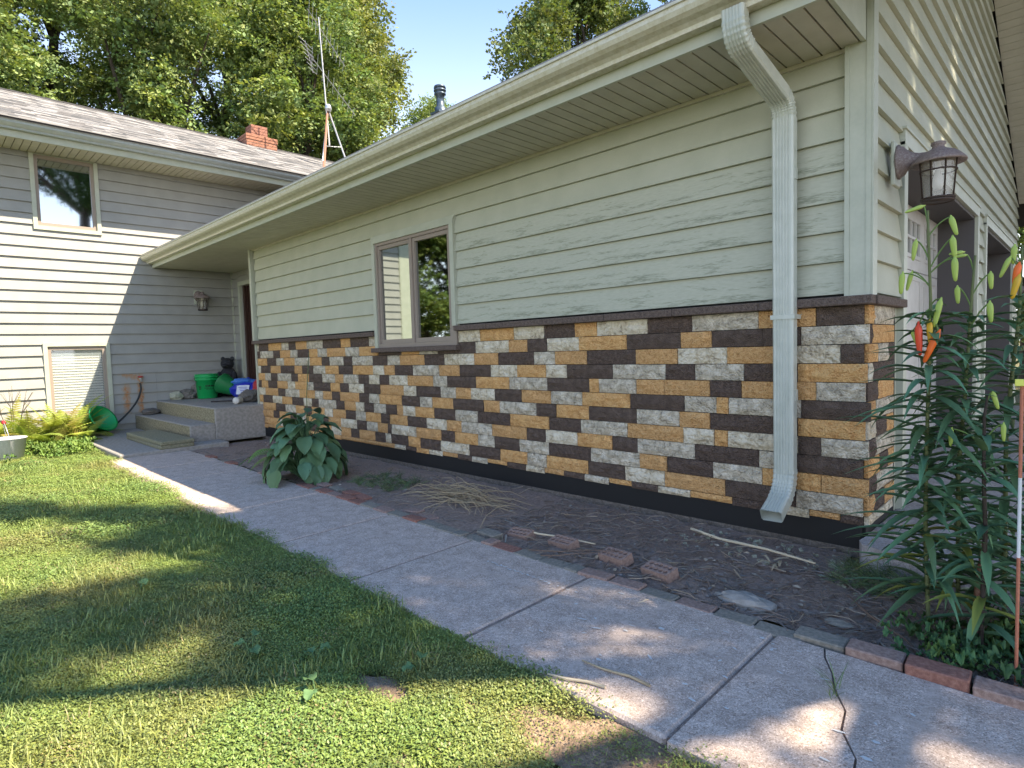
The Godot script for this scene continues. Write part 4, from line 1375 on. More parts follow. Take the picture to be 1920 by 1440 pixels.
# ---------------------------------------------------------------- entry steps and what stands on them
func build_entry() -> void:
	var s := thing("concrete_steps", "grey concrete entry landing with one step below it", "steps")
	var st := begin()
	cbox(st, at(Vector3(-10.115, 0.265, -0.02)), Vector3(3.03, 0.53, 1.53), 0.014)
	part("landing", st, M.concrete_old, s)
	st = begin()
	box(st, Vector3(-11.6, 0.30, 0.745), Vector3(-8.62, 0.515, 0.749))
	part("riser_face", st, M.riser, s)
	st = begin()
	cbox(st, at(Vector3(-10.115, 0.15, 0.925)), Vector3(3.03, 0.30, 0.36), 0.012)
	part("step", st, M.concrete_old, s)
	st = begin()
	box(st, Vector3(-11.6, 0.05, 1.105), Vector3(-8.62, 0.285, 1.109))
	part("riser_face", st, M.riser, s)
	# two mossy flagstones stacked as an extra step
	for i in 2:
		var f := thing("flagstone", ["mossy flagstone lying directly on the entry pad, lower of two", "mossy flagstone on top of another below the entry step"][i], "paving slab", Vector3(-9.1 + 0.02 * i, 0.05 + 0.056 * i, 1.40), 0.01 * i, "stacked flagstones")
		st = begin()
		cbox(st, at(Vector3(0, 0.0275, 0)), Vector3(1.8 - 0.03 * i, 0.053, 0.44), 0.01)
		part("slab", st, M.flagstone, f)
	# stones on the landing
	var rocks := [[Vector3(-11.43, 0.53, 0.45), Vector3(0.12, 0.09, 0.12), "rock_pale", "pale rounded rock at the landing's edge by the wall"], [Vector3(-11.46, 0.53, 0.25), Vector3(0.16, 0.11, 0.14), "rock", "lumpy grey rock between the pale rock and green bucket"], [Vector3(-11.46, 0.53, 0.04), Vector3(0.14, 0.17, 0.13), "rock", "tall dark rock leaning on the wall behind green bucket"], [Vector3(-9.35, 0.53, -0.12), Vector3(0.22, 0.12, 0.17), "rock", "flat grey stone block on the landing beside the veneer"], [Vector3(-11.42, 0.30, 0.90), Vector3(0.22, 0.06, 0.15), "rock", "flat dark stone lying on the lower step by the wall"]]
	for i in rocks.size():
		var r: Array = rocks[i]
		var t := thing("rock", r[3], "rock", r[0], i * 0.7, "rocks on the entry steps")
		rock(t, "stone", r[1], M[r[2]], 20 + i)
	# green bucket
	var b := thing("green_bucket", "bright green plastic bucket with ribbed rim and black printing", "bucket", Vector3(-11.18, 0.53, -0.02))
	st = begin()
	lathe(st, [Vector2(0.0, 0.004), Vector2(0.165, 0.004), Vector2(0.17, 0.01), Vector2(0.195, 0.35), Vector2(0.215, 0.352), Vector2(0.215, 0.372), Vector2(0.2, 0.374), Vector2(0.2, 0.40), Vector2(0.218, 0.402), Vector2(0.218, 0.425), Vector2(0.203, 0.427), Vector2(0.203, 0.455), Vector2(0.212, 0.458), Vector2(0.205, 0.468), Vector2(0.19, 0.462), Vector2(0.18, 0.06), Vector2(0.0, 0.05)], 28)
	part("body", st, M.green_plastic, b)
	# printing: a badge and three lines of illegible black letters
	st = begin()
	var letters := [[0.245, 0.030, 11, 0.40], [0.205, 0.012, 6, 0.55], [0.185, 0.012, 12, 0.40]]
	for L in letters:
		var a: float = L[3]
		for k in L[2]:
			var w: float = L[1] * rng.randf_range(0.5, 0.8)
			var rr: float = 0.17 + 0.025 * L[0] / 0.35 + 0.002
			var xf := Transform3D(Basis(Vector3.UP, PI / 2 - a + PI / 2), Vector3(cos(a) * rr, L[0], sin(a) * rr))
			xf.basis = Basis(Vector3(-sin(a), 0, cos(a)), Vector3.UP, Vector3(cos(a), 0, sin(a)))
			obox(st, xf, Vector3(w, L[1], 0.002))
			if k % 2 == 0:
				obox(st, xf * Transform3D(Basis.IDENTITY, Vector3(w * 0.6, 0, 0)), Vector3(w * 0.4, L[1] * 0.5, 0.002))
			a -= (w + L[1] * 0.35) / rr
	part("lettering", st, M.ink, b)
	st = begin()
	var ab := 1.02
	var bf := Basis(Vector3(-sin(ab), 0, cos(ab)), Vector3.UP, Vector3(cos(ab), 0, sin(ab)))
	var bc := Vector3(cos(ab) * 0.188, 0.215, sin(ab) * 0.188)
	for q in [[0.0, 0.03, 0.05, 0.008], [0.0, -0.03, 0.05, 0.008], [-0.021, 0.0, 0.008, 0.06], [0.021, 0.0, 0.008, 0.06], [0.0, 0.0, 0.014, 0.03]]:
		obox(st, Transform3D(bf, bc + bf * Vector3(q[0], q[1], 0.0)), Vector3(q[2], q[3], 0.002))
	part("badge", st, M.ink, b)
	st = begin()
	var hp := []
	for k in 15:
		var a := PI * k / 14.0
		hp.append(Vector3(0.0 + 0.06 * sin(a), 0.40 - 0.16 * sin(a), cos(a) * 0.22))
	tube(st, hp, filled(15, 0.004), 5)
	part("handle", st, M.iron, b)
	# dark carved animal figure
	var bear := thing("carved_figure", "dark carved animal figure holding its paws together by the door", "figurine", Vector3(-11.38, 0.53, -0.50), 0.75)
	st = begin()
	st.set_smooth_group(0)
	blob_figure(st)
	part("body", st, M.statue, bear)
	# tipped green tub, blue bag and red bag
	var tub := thing("green_tub", "dark green plastic tub tipped on its side against blue bag", "tub", Vector3(-10.78, 0.53, -0.30), 0.4)
	st = begin()
	lathe(st, [Vector2(0.0, 0.0), Vector2(0.13, 0.0), Vector2(0.19, 0.28), Vector2(0.205, 0.285), Vector2(0.2, 0.30), Vector2(0.18, 0.28), Vector2(0.12, 0.02), Vector2(0.0, 0.015)], 20, Transform3D(Basis.from_euler(Vector3(0.3, 0, 1.15)), Vector3(0.12, 0.17, 0)))
	part("tub", st, M.green_dark, tub)
	var bag := thing("blue_bag", "blue plastic potting bag with white label slumped on landing", "bag", Vector3(-10.35, 0.53, -0.45), 0.55)
	rock(bag, "sack", Vector3(0.30, 0.20, 0.20), M.blue_plastic, 31)
	var fold := rock(bag, "folded_top", Vector3(0.27, 0.06, 0.13), M.blue_light, 32)
	fold.position = Vector3(-0.05, 0.27, 0.02)
	st = begin()
	obox(st, at(Vector3(0.05, 0.17, 0.195), 0.12, -0.30), Vector3(0.24, 0.17, 0.006))
	part("paper_label", st, M.paper, bag)
	st = begin()
	for k in 4:
		obox(st, at(Vector3(0.05 + 0.01 * k, 0.215 - 0.03 * k, 0.1935 + 0.009 * k), 0.12, -0.30), Vector3(0.16 - 0.02 * k, 0.008, 0.008))
	part("print", st, M.blue_plastic, bag)
	var red := thing("red_bag", "red plastic bag bunched beside the end of the veneer", "bag", Vector3(-9.75, 0.53, -0.52), 0.4)
	rock(red, "sack", Vector3(0.22, 0.22, 0.20), M.red_plastic, 33)
	var tie := rock(red, "tied_neck", Vector3(0.07, 0.09, 0.06), M.paper, 34)
	tie.position = Vector3(0.06, 0.36, 0.05)
	# mallet lying across the landing
	var mal := thing("mallet", "pale headed mallet with thin dark handle lying on landing", "mallet", Vector3(-9.2, 0.53, 0.22), 0.35)
	st = begin()
	tube(st, [Vector3(-0.55, 0.03, 0), Vector3(0.05, 0.05, 0)], [0.012, 0.016], 8)
	part("handle", st, M.iron, mal)
	st = begin()
	lathe(st, [Vector2(0.0, -0.10), Vector2(0.05, -0.10), Vector2(0.058, -0.08), Vector2(0.048, 0.0), Vector2(0.058, 0.08), Vector2(0.05, 0.10), Vector2(0.0, 0.10)], 12, Transform3D(Basis.from_euler(Vector3(PI / 2, 0.5, 0)), Vector3(0.08, 0.058, 0)))
	part("head", st, M.white_bone, mal)
	# hose from the tap down to the ground
	var ho := thing("garden_hose", "black hose hanging from the wall tap to the ground", "hose", Vector3(XB + 0.11, 0, 1.0))
	st = begin()
	var hpts := []
	for k in 20:
		var t := k / 19.0
		hpts.append(Vector3(0.02 + 0.28 * t * t, 0.88 - 0.80 * pow(t, 1.15) , 0.02 - 0.05 * sin(t * 3.0) + 0.62 * t * t))
	tube(st, hpts, filled(20, 0.016), 7)
	part("hose", st, M.hose, ho)
	# green pot tipped behind the ferns, pail at the lawn's edge
	var pot := thing("green_basket", "green plastic basket tipped over beside the basement window", "basket", Vector3(-11.25, 0.02, 1.78), 0.0)
	st = begin()
	lathe(st, [Vector2(0.0, 0.0), Vector2(0.15, 0.0), Vector2(0.22, 0.26), Vector2(0.25, 0.265), Vector2(0.25, 0.29), Vector2(0.215, 0.285), Vector2(0.14, 0.02), Vector2(0.0, 0.02)], 22, Transform3D(Basis.from_euler(Vector3(-0.75, 0, -0.75)), Vector3(-0.02, 0.16, 0.06)))
	part("basket", st, M.green_plastic, pot)
	var pail := thing("grey_pail", "pale grey pail with red handle grip among lawn weeds", "pail", Vector3(-9.7, -0.03, 3.08))
	st = begin()
	lathe(st, [Vector2(0.0, 0.0), Vector2(0.15, 0.0), Vector2(0.20, 0.30), Vector2(0.212, 0.305), Vector2(0.205, 0.315), Vector2(0.19, 0.30), Vector2(0.145, 0.02), Vector2(0.0, 0.02)], 22)
	part("body", st, M.grey_pot, pail)
	st = begin()
	hp = []
	for k in 15:
		var a := PI * k / 14.0
		hp.append(Vector3(cos(a) * 0.2, 0.30 + 0.24 * sin(a), 0.04 * sin(a)))
	tube(st, hp, filled(15, 0.005), 5)
	part("bail", st, M.alu, pail)
	st = begin()
	tube(st, [Vector3(-0.07, 0.525, 0.038), Vector3(0.0, 0.54, 0.04), Vector3(0.07, 0.525, 0.038)], [0.022, 0.022, 0.022], 8)
	part("grip", st, M.red_plastic, pail)

func filled(n: int, v: float) -> Array:
	var a := []
	a.resize(n)
	a.fill(v)
	return a

# seated carved animal: haunches, chest, head with muzzle and ears, forelegs folded on the belly
func blob_figure(st: SurfaceTool) -> void:
	for e in [[0.0, 0.20, 0.0, 0.19, 0.21, 0.18], [0.0, 0.40, 0.0, 0.155, 0.19, 0.14], [0.0, 0.645, 0.02, 0.125, 0.12, 0.12], [0.0, 0.615, 0.12, 0.058, 0.048, 0.07],
		[-0.095, 0.745, 0.0, 0.042, 0.045, 0.03], [0.095, 0.745, 0.0, 0.042, 0.045, 0.03], [-0.15, 0.38, 0.06, 0.055, 0.12, 0.06], [0.15, 0.38, 0.06, 0.055, 0.12, 0.06],
		[-0.07, 0.32, 0.15, 0.09, 0.045, 0.05], [0.07, 0.32, 0.15, 0.09, 0.045, 0.05], [-0.12, 0.06, 0.16, 0.07, 0.06, 0.11], [0.12, 0.06, 0.16, 0.07, 0.06, 0.11], [-0.15, 0.14, 0.04, 0.09, 0.13, 0.13], [0.15, 0.14, 0.04, 0.09, 0.13, 0.13]]:
		var nu := 14
		var nv := 9
		var P := func(u: int, v: int) -> Vector3:
			var th := TAU * (u % nu) / nu
			var ph := PI * v / nv
			return Vector3(e[0] + sin(ph) * cos(th) * e[3], e[1] + cos(ph) * e[4], e[2] + sin(ph) * sin(th) * e[5])
		for v in nv:
			for u in nu:
				quad(st, P.call(u, v), P.call(u + 1, v), P.call(u + 1, v + 1), P.call(u, v + 1))

# ---------------------------------------------------------------- wall lanterns
func wall_lamp(p: Vector3, label: String) -> void:
	var l := thing("wall_lantern", label, "lantern", p, 0.0, "bronze wall lanterns")
	var st := begin()
	cbox(st, at(Vector3(0.012, 0, 0)), Vector3(0.024, 0.27, 0.16), 0.006)
	part("mounting_block", st, M.trim, l)
	var along_x := Basis(Vector3(0, 1, 0), Vector3(1, 0, 0), Vector3(0, 0, -1))
	st = begin()
	lathe(st, [Vector2(0.0, 0.024), Vector2(0.088, 0.024), Vector2(0.09, 0.032), Vector2(0.078, 0.046), Vector2(0.076, 0.056), Vector2(0.055, 0.075), Vector2(0.036, 0.105), Vector2(0.026, 0.14), Vector2(0.022, 0.20), Vector2(0.02, 0.26), Vector2(0.0, 0.26)], 22, Transform3D(Basis(along_x.x * 1.2, along_x.y, along_x.z), Vector3(0, 0.015, 0)))
	part("arm", st, M.bronze, l)
	var c := Vector3(0.235, 0, 0)
	st = begin()
	lathe(st, [Vector2(0.0, 0.088), Vector2(0.036, 0.086), Vector2(0.04, 0.072), Vector2(0.03, 0.062), Vector2(0.036, 0.05), Vector2(0.05, 0.04), Vector2(0.085, 0.026), Vector2(0.118, 0.0), Vector2(0.142, -0.028), Vector2(0.146, -0.040), Vector2(0.138, -0.044), Vector2(0.10, -0.03), Vector2(0.0, -0.03)], 28, at(c))
	part("canopy", st, M.bronze, l)
	var cage := group_part("cage", l)
	var rt := 0.100
	var rb := 0.082
	for k in 8:
		var a := TAU * (k + 0.3) / 8
		var d := Vector3(cos(a), 0, sin(a))
		st = begin()
		tube(st, [c + d * rt + Vector3(0, -0.03, 0), c + d * rb + Vector3(0, -0.262, 0)], [0.0045, 0.0045], 5)
		part("bar", st, M.bronze_dark, cage)
	for q in [[-0.088, 0.0955, 0.006], [-0.252, 0.084, 0.008], [-0.266, 0.080, 0.010]]:
		st = begin()
		var ring := []
		for k in 25:
			var a := TAU * k / 24
			ring.append(c + Vector3(cos(a) * q[1], q[0], sin(a) * q[1]))
		tube(st, ring, filled(25, q[2] * 0.8), 5)
		part("ring", st, M.bronze_dark, cage)
	st = begin()
	lathe(st, [Vector2(0.097, -0.032), Vector2(0.079, -0.262)], 24, at(c))
	part("glass", st, M.lamp_glass, l)
	st = begin()
	lathe(st, [Vector2(0.0, -0.262), Vector2(0.079, -0.262), Vector2(0.079, -0.268), Vector2(0.0, -0.268)], 24, at(c))
	part("base_plate", st, M.bronze_dark, l)
	st = begin()
	lathe(st, [Vector2(0.0, -0.20), Vector2(0.022, -0.195), Vector2(0.03, -0.17), Vector2(0.026, -0.13), Vector2(0.016, -0.10), Vector2(0.016, -0.03)], 14, at(c))
	part("bulb", st, M.bulb, l)

# ---------------------------------------------------------------- antenna
func build_antenna() -> void:
	var o := Vector3(-13.2, 6.08, -3.80)
	var a := thing("tv_antenna", "tall roof antenna mast with two aerial arrays on rusty tripod", "antenna", o)
	var st := begin()
	tube(st, [Vector3(0, 0.0, 0.0), Vector3(0.0, 1.5, -0.18)], [0.035, 0.03], 6)
	part("tripod_leg", st, M.rusty, a)
	st = begin()
	tube(st, [Vector3(0.1, 0.2, -0.62), Vector3(0.0, 1.5, -0.2)], [0.022, 0.022], 6)
	part("tripod_leg", st, M.alu, a)
	st = begin()
	tube(st, [Vector3(-0.5, 0.35, -0.25), Vector3(0.0, 1.5, -0.2)], [0.022, 0.022], 6)
	part("tripod_leg", st, M.alu, a)
	st = begin()
	tube(st, [Vector3(0.02, 0.55, -0.06), Vector3(0.07, 0.6, -0.46)], [0.012, 0.012], 5)
	part("brace", st, M.alu, a)
	st = begin()
	lathe(st, [Vector2(0, -0.09), Vector2(0.07, -0.09), Vector2(0.09, 0.0), Vector2(0.06, 0.08), Vector2(0, 0.09)], 12, at(Vector3(0, 1.55, -0.2)))
	part("rotor", st, M.alu, a)
	st = begin()
	tube(st, [Vector3(0, 0.6, -0.19), Vector3(0.0, 3.75, -0.05)], [0.02, 0.016], 6)
	part("mast", st, M.alu, a)
	# booms slope across the view with thin cross elements
	boom(a, Vector3(0.0, 3.85, 0.25), Vector3(0.0, 2.75, -0.75), 11, 0.55, Vector3(0.9, 0.12, 0.42))
	boom(a, Vector3(0.0, 2.75, 0.25), Vector3(0.0, 1.55, -1.0), 9, 0.45, Vector3(0.9, 0.12, 0.42))
	boom(a, Vector3(0.0, 3.05, 0.35), Vector3(0.02, 2.30, 0.18), 7, 0.30, Vector3(0.5, 0.05, 0.85))

func boom(a: Node3D, p: Vector3, q: Vector3, n: int, half: float, dir: Vector3) -> void:
	var b := group_part("aerial_array", a)
	var st := begin()
	tube(st, [p, q], [0.010, 0.010], 5)
	part("boom", st, M.alu, b)
	for i in n:
		var c := p.lerp(q, (i + 0.5) / n)
		var h := half * (1.0 - 0.45 * i / n)
		st = begin()
		tube(st, [c - dir.normalized() * h, c + dir.normalized() * h], [0.004, 0.004], 4)
		part("element", st, M.alu, b)

# ---------------------------------------------------------------- plants
# strap leaf: ribbon folded along its midrib, arching under its own weight
func strap(st: SurfaceTool, base: Vector3, dir: Vector3, length: float, width: float, droop: float, col: Color, segs := 6, fold := 0.25) -> void:
	st.set_smooth_group(0)
	var p := base
	var d := dir.normalized()
	var side := d.cross(Vector3.UP)
	if side.length() < 0.01: side = Vector3.RIGHT
	side = side.normalized()
	var prev := []
	for i in segs + 1:
		var t := float(i) / segs
		var w := width * (0.35 + 0.65 * sin(PI * min(1.0, 0.15 + t * 0.85) )) * (1.0 - pow(t, 3.0)) + 0.0004
		var nrm := side.cross(d).normalized()
		var row := [p - side * w * 0.5 + nrm * w * fold, p, p + side * w * 0.5 + nrm * w * fold]
		if i > 0:
			for k in 2:
				st.set_color(col)
				quad(st, prev[k], prev[k + 1], row[k + 1], row[k])
		prev = row
		p += d * length / segs
		d = (d + Vector3.DOWN * droop / segs).normalized()
	st.set_smooth_group(-1)

func vary(c: Color, k: float) -> Color:
	var f := 1.0 + rng.randf_range(-k, k)
	var y := rng.randf_range(-k, k) * 0.4
	return Color(c.r * f * (1.0 + y), c.g * f, c.b * f * (1.0 - y))

func lily(called_label: String, pts: Array, nleaf: int, y0: float, y1: float, leaf_len: float, buds: Array, stem_mat: Material, group: String) -> void:
	var base: Vector3 = pts[0]
	var l := thing("lily_plant", called_label, "lily", base, 0.0, group)
	var st := begin()
	var loc := []
	var rad := []
	for i in pts.size():
		loc.append(pts[i] - base)
		rad.append(lerpf(0.0095, 0.0045, float(i) / (pts.size() - 1)))
	tube(st, loc, rad, 7)
	part("stem", st, stem_mat, l)
	var col := Color(0.100, 0.195, 0.092)
	for k in nleaf:
		var t := (k + rng.randf()) / nleaf
		var y := lerpf(y0, y1, t)
		var q := along(loc, y)
		var az := k * 2.39996 + rng.randf_range(-0.4, 0.4)
		var el := rng.randf_range(-0.25, 0.45) if t < 0.75 else rng.randf_range(0.0, 0.7)
		var L := leaf_len * rng.randf_range(0.7, 1.15) * (1.0 if t < 0.7 else lerpf(1.0, 0.45, (t - 0.7) / 0.3))
		st = begin()
		var c := vary(col, 0.28)
		if t < 0.25 and rng.randf() < 0.16: c = Color(0.24, 0.26, 0.05)
		strap(st, q, Vector3(cos(az), el, sin(az)), L, rng.randf_range(0.030, 0.043), rng.randf_range(0.25, 1.5), c)
		part("leaf", st, M.leaf_thick, l)
	for b in buds:
		# [attach height on stem, bud neck point, bud tip, thickness, material]
		var q := along(loc, b[0])
		var n: Vector3 = b[1] - base
		var tip: Vector3 = b[2] - base
		st = begin()
		var axis := (tip - n).normalized()
		var mid := q.lerp(n, 0.55) + Vector3(0, 0.03, 0)
		var pts2 := []
		for k in 8:
			var t := k / 7.0
			pts2.append(q.lerp(mid, t).lerp(mid.lerp(n, t), t))
		tube(st, pts2, filled(8, 0.0032), 5)
		part("flower_stalk", st, M.stem_green, l)
		st = begin()
		bud_mesh(st, n, tip, b[3])
		part("bud", st, b[4], l)

func bud_mesh(st: SurfaceTool, a: Vector3, b: Vector3, r: float) -> void:
	st.set_smooth_group(0)
	var d := (b - a)
	var L := d.length()
	var y := d / L
	var x := y.cross(Vector3(0.2, 0.1, 0.9)).normalized()
	var z := x.cross(y)
	var prof := [[-0.12, 0.16], [0.0, 0.4], [0.08, 0.72], [0.22, 0.86], [0.42, 0.84], [0.65, 0.74], [0.86, 0.6], [1.0, 0.46], [1.06, 0.1]]
	var n := 12
	for i in prof.size() - 1:
		for k in n:
			var P := func(j: int, kk: int) -> Vector3:
				var an := TAU * (kk % n) / n
				var lobe := 1.0 + 0.16 * cos(3.0 * an)
				return a + y * prof[j][0] * L + (x * cos(an) + z * sin(an)) * r * prof[j][1] * lobe
			quad(st, P.call(i, k), P.call(i, k + 1), P.call(i + 1, k + 1), P.call(i + 1, k))
	st.set_smooth_group(-1)

func along(loc: Array, y: float) -> Vector3:
	for i in loc.size() - 1:
		if y <= loc[i + 1].y or i == loc.size() - 2:
			var t: float = clampf((y - loc[i].y) / max(0.001, loc[i + 1].y - loc[i].y), 0.0, 1.0)
			return loc[i].lerp(loc[i + 1], t)
	return loc[0]

func build_lilies() -> void:
	var G: Material = M.bud
	lily("tall lily with two orange buds, rooted nearest the garage corner", [Vector3(0.5, -0.03, 0.89), Vector3(0.482, 0.43, 0.89), Vector3(0.482, 0.79, 0.885), Vector3(0.49, 1.19, 0.89), Vector3(0.492, 1.46, 0.89), Vector3(0.482, 1.71, 0.89), Vector3(0.478, 1.84, 0.89)],
		160, 0.18, 1.44, 0.34, [
		[1.80, Vector3(0.463, 1.862, 0.89), Vector3(0.400, 1.845, 0.90), 0.0105, G], [1.76, Vector3(0.559, 1.80, 0.88), Vector3(0.580, 1.725, 0.89), 0.013, G], [1.62, Vector3(0.568, 1.712, 0.90), Vector3(0.577, 1.63, 0.90), 0.0135, G],
		[1.66, Vector3(0.441, 1.715, 0.91), Vector3(0.431, 1.635, 0.91), 0.012, G], [1.60, Vector3(0.578, 1.622, 0.91), Vector3(0.581, 1.532, 0.91), 0.014, G], [1.55, Vector3(0.391, 1.58, 0.90), Vector3(0.385, 1.495, 0.90), 0.0135, G], [1.54, Vector3(0.420, 1.585, 0.87), Vector3(0.402, 1.51, 0.87), 0.011, G],
		[1.45, Vector3(0.457, 1.352, 0.93), Vector3(0.463, 1.225, 0.93), 0.0165, M.bud_red], [1.42, Vector3(0.530, 1.315, 0.94), Vector3(0.482, 1.195, 0.94), 0.0165, M.bud_orange], [1.42, Vector3(0.497, 1.362, 0.93), Vector3(0.499, 1.275, 0.93), 0.013, M.bud_yellow],
		[1.46, Vector3(0.533, 1.452, 0.92), Vector3(0.512, 1.345, 0.92), 0.014, G], [1.40, Vector3(0.431, 1.325, 0.91), Vector3(0.451, 1.262, 0.91), 0.010, G], [1.60, Vector3(0.60, 1.65, 0.86), Vector3(0.555, 1.645, 0.88), 0.009, G]],
		M.stem, "lilies in the bed")
	lily("lily with pale stem and green buds, growing behind the orange-budded one", [Vector3(0.59, -0.03, 0.78), Vector3(0.582, 0.71, 0.78), Vector3(0.60, 1.0, 0.78), Vector3(0.612, 1.27, 0.78), Vector3(0.622, 1.5, 0.78), Vector3(0.630, 1.64, 0.78)],
		125, 0.16, 1.42, 0.32, [[1.50, Vector3(0.683, 1.56, 0.78), Vector3(0.686, 1.495, 0.78), 0.0115, G], [1.36, Vector3(0.683, 1.435, 0.79), Vector3(0.688, 1.355, 0.79), 0.0135, G], [1.45, Vector3(0.573, 1.51, 0.80), Vector3(0.576, 1.442, 0.80), 0.012, G], [1.60, Vector3(0.60, 1.645, 0.78), Vector3(0.555, 1.64, 0.78), 0.008, G]],
		M.stem, "lilies in the bed")
	lily("lily with half-orange buds, standing behind the marker stake", [Vector3(0.735, -0.03, 0.62), Vector3(0.73, 0.89, 0.62), Vector3(0.75, 1.18, 0.62), Vector3(0.765, 1.36, 0.62), Vector3(0.77, 1.58, 0.62), Vector3(0.772, 1.68, 0.62)],
		100, 0.18, 1.5, 0.31, [[1.60, Vector3(0.747, 1.68, 0.62), Vector3(0.743, 1.605, 0.62), 0.013, G], [1.58, Vector3(0.733, 1.63, 0.63), Vector3(0.702, 1.552, 0.63), 0.012, G], [1.55, Vector3(0.764, 1.598, 0.64), Vector3(0.749, 1.515, 0.64), 0.015, M.bud_orange], [1.50, Vector3(0.765, 1.545, 0.65), Vector3(0.744, 1.455, 0.65), 0.015, M.bud_yellow]],
		M.stem, "lilies in the bed")
	lily("short lily with thin black stem and three green buds", [Vector3(0.69, -0.03, 0.98), Vector3(0.70, 0.5, 0.98), Vector3(0.692, 0.71, 0.98), Vector3(0.69, 0.97, 0.98), Vector3(0.70, 1.06, 0.98)],
		60, 0.10, 0.95, 0.26, [[1.05, Vector3(0.716, 1.072, 0.98), Vector3(0.733, 1.008, 0.98), 0.0105, G], [0.88, Vector3(0.585, 0.914, 0.98), Vector3(0.582, 0.846, 0.98), 0.0105, G], [0.90, Vector3(0.751, 0.946, 0.98), Vector3(0.752, 0.880, 0.98), 0.010, G]],
		M.stem_dark, "lilies in the bed")
	lily("leafy lily shoot without buds at the bed's outer end", [Vector3(0.93, -0.03, 0.75), Vector3(0.93, 0.6, 0.75), Vector3(0.94, 1.0, 0.74), Vector3(0.95, 1.35, 0.74)],
		80, 0.12, 1.3, 0.30, [], M.stem, "lilies in the bed")
	# brown shaggy old stem between the lilies
	var os := thing("old_stem", "thick brown shaggy dead stem standing among the lilies", "stem", Vector3(0.665, -0.03, 0.86))
	var st := begin()
	tube(st, [Vector3(0, 0, 0), Vector3(0.005, 0.2, 0), Vector3(0.018, 0.36, 0.0), Vector3(0.022, 0.47, 0)], [0.016, 0.021, 0.019, 0.008], 9)
	part("stem", st, M.rusty, os)
	# marker stake
	var s := thing("marker_stake", "thin garden stake painted white and orange with yellow tag", "stake", Vector3(0.815, -0.05, 1.152))
	for q in [[0.0, 0.52, M.stake_orange], [0.52, 0.82, M.stake_white], [0.82, 1.16, M.stake_orange]]:
		st = begin()
		tube(st, [Vector3(0, q[0], 0), Vector3(0, q[1], 0)], [0.0058, 0.0058], 8)
		part("shaft", st, q[2], s)
	st = begin()
	cbox(st, at(Vector3(0.005, 1.172, 0.008)), Vector3(0.05, 0.026, 0.006), 0.002)
	part("tag", st, M.tag_yellow, s)

func build_hosta() -> void:
	var c := Vector3(-4.98, -0.03, 1.08)
	var h := thing("hosta", "dark green hosta clump drooping onto the walk", "hosta", c)
	var n := 84
	for i in n:
		var t := (i + 0.5) / n
		var az := i * 2.39996 + rng.randf_range(-0.3, 0.3)
		var tier := t
		var r0 := lerpf(0.40, 0.06, tier) * rng.randf_range(0.8, 1.15)
		var hh := lerpf(0.16, 0.66, tier) * rng.randf_range(0.85, 1.1)
		var L := rng.randf_range(0.20, 0.28)
		var W := L * rng.randf_range(0.56, 0.70)
		var out := Vector3(cos(az), 0, sin(az))
		var pitch := lerpf(-1.15, 0.35, tier) + rng.randf_range(-0.25, 0.25)
		var st := begin()
		st.set_color(Color(0.09, 0.17, 0.07))
		tube(st, [Vector3(out.x * 0.03, 0, out.z * 0.03), out * r0 * 0.5 + Vector3(0, hh * 0.75, 0), out * r0 + Vector3(0, hh, 0)], [0.006, 0.005, 0.004], 5)
		ovate(st, out * r0 + Vector3(0, hh, 0), out, pitch, L, W, vary(Color(0.085, 0.165, 0.075), 0.3))
		part("leaf", st, M.leaf_thick, h)
	# a bare flower stalk
	var st := begin()
	tube(st, [Vector3(-0.06, 0.3, -0.05), Vector3(-0.16, 0.9, -0.12), Vector3(-0.22, 1.36, -0.2)], [0.006, 0.005, 0.004], 6)
	part("flower_stalk", st, M.stem, h)
	st = begin()
	ovate(st, Vector3(-0.08, 0.45, -0.05), Vector3(-0.3, 0, 0.2).normalized(), 1.35, 0.28, 0.11, Color(0.085, 0.165, 0.075))
	part("leaf", st, M.leaf_thick, h)
	# fern growing through it
	var f := thing("fern", "bright fern fronds growing through the dark hosta leaves", "fern", c + Vector3(-0.05, 0.0, 0.22))
	for q in [[2.3, 0.55, 0.5, 1.6], [1.35, 0.50, 0.9, 2.2], [1.9, 0.42, 0.4, 1.8]]:
		frond(f, Vector3(0.0, 0.28, 0), q[0], q[1], q[2], q[3], Color(0.16, 0.27, 0.06), 0.10)

func ovate(st: SurfaceTool, p0: Vector3, out: Vector3, pitch: float, L: float, W: float, col: Color) -> void:
	st.set_smooth_group(0)
	var side := out.cross(Vector3.UP).normalized()
	var d := (out * cos(pitch) + Vector3.UP * sin(pitch)).normalized()
	var p := p0
	var segs := 7
	var prev := []
	for i in segs + 1:
		var t := float(i) / segs
		var w := W * pow(sin(PI * pow(t, 0.72)), 0.8) * 0.5 + 0.001
		if i == segs: w = 0.001
		var nrm := side.cross(d).normalized()
		if nrm.y < 0: nrm = -nrm
		var wave := 0.006 * sin(i * 1.9)
		var row := [p - side * w + nrm * (w * 0.28 + wave), p - side * w * 0.5 + nrm * w * 0.16, p - nrm * 0.004, p + side * w * 0.5 + nrm * w * 0.16, p + side * w + nrm * (w * 0.28 - wave)]
		if i > 0:
			for k in 4:
				st.set_color(col)
				quad(st, prev[k], prev[k + 1], row[k + 1], row[k])
		prev = row
		p += d * L / segs
		d = (d + Vector3.DOWN * 1.25 / segs).normalized()
	st.set_smooth_group(-1)

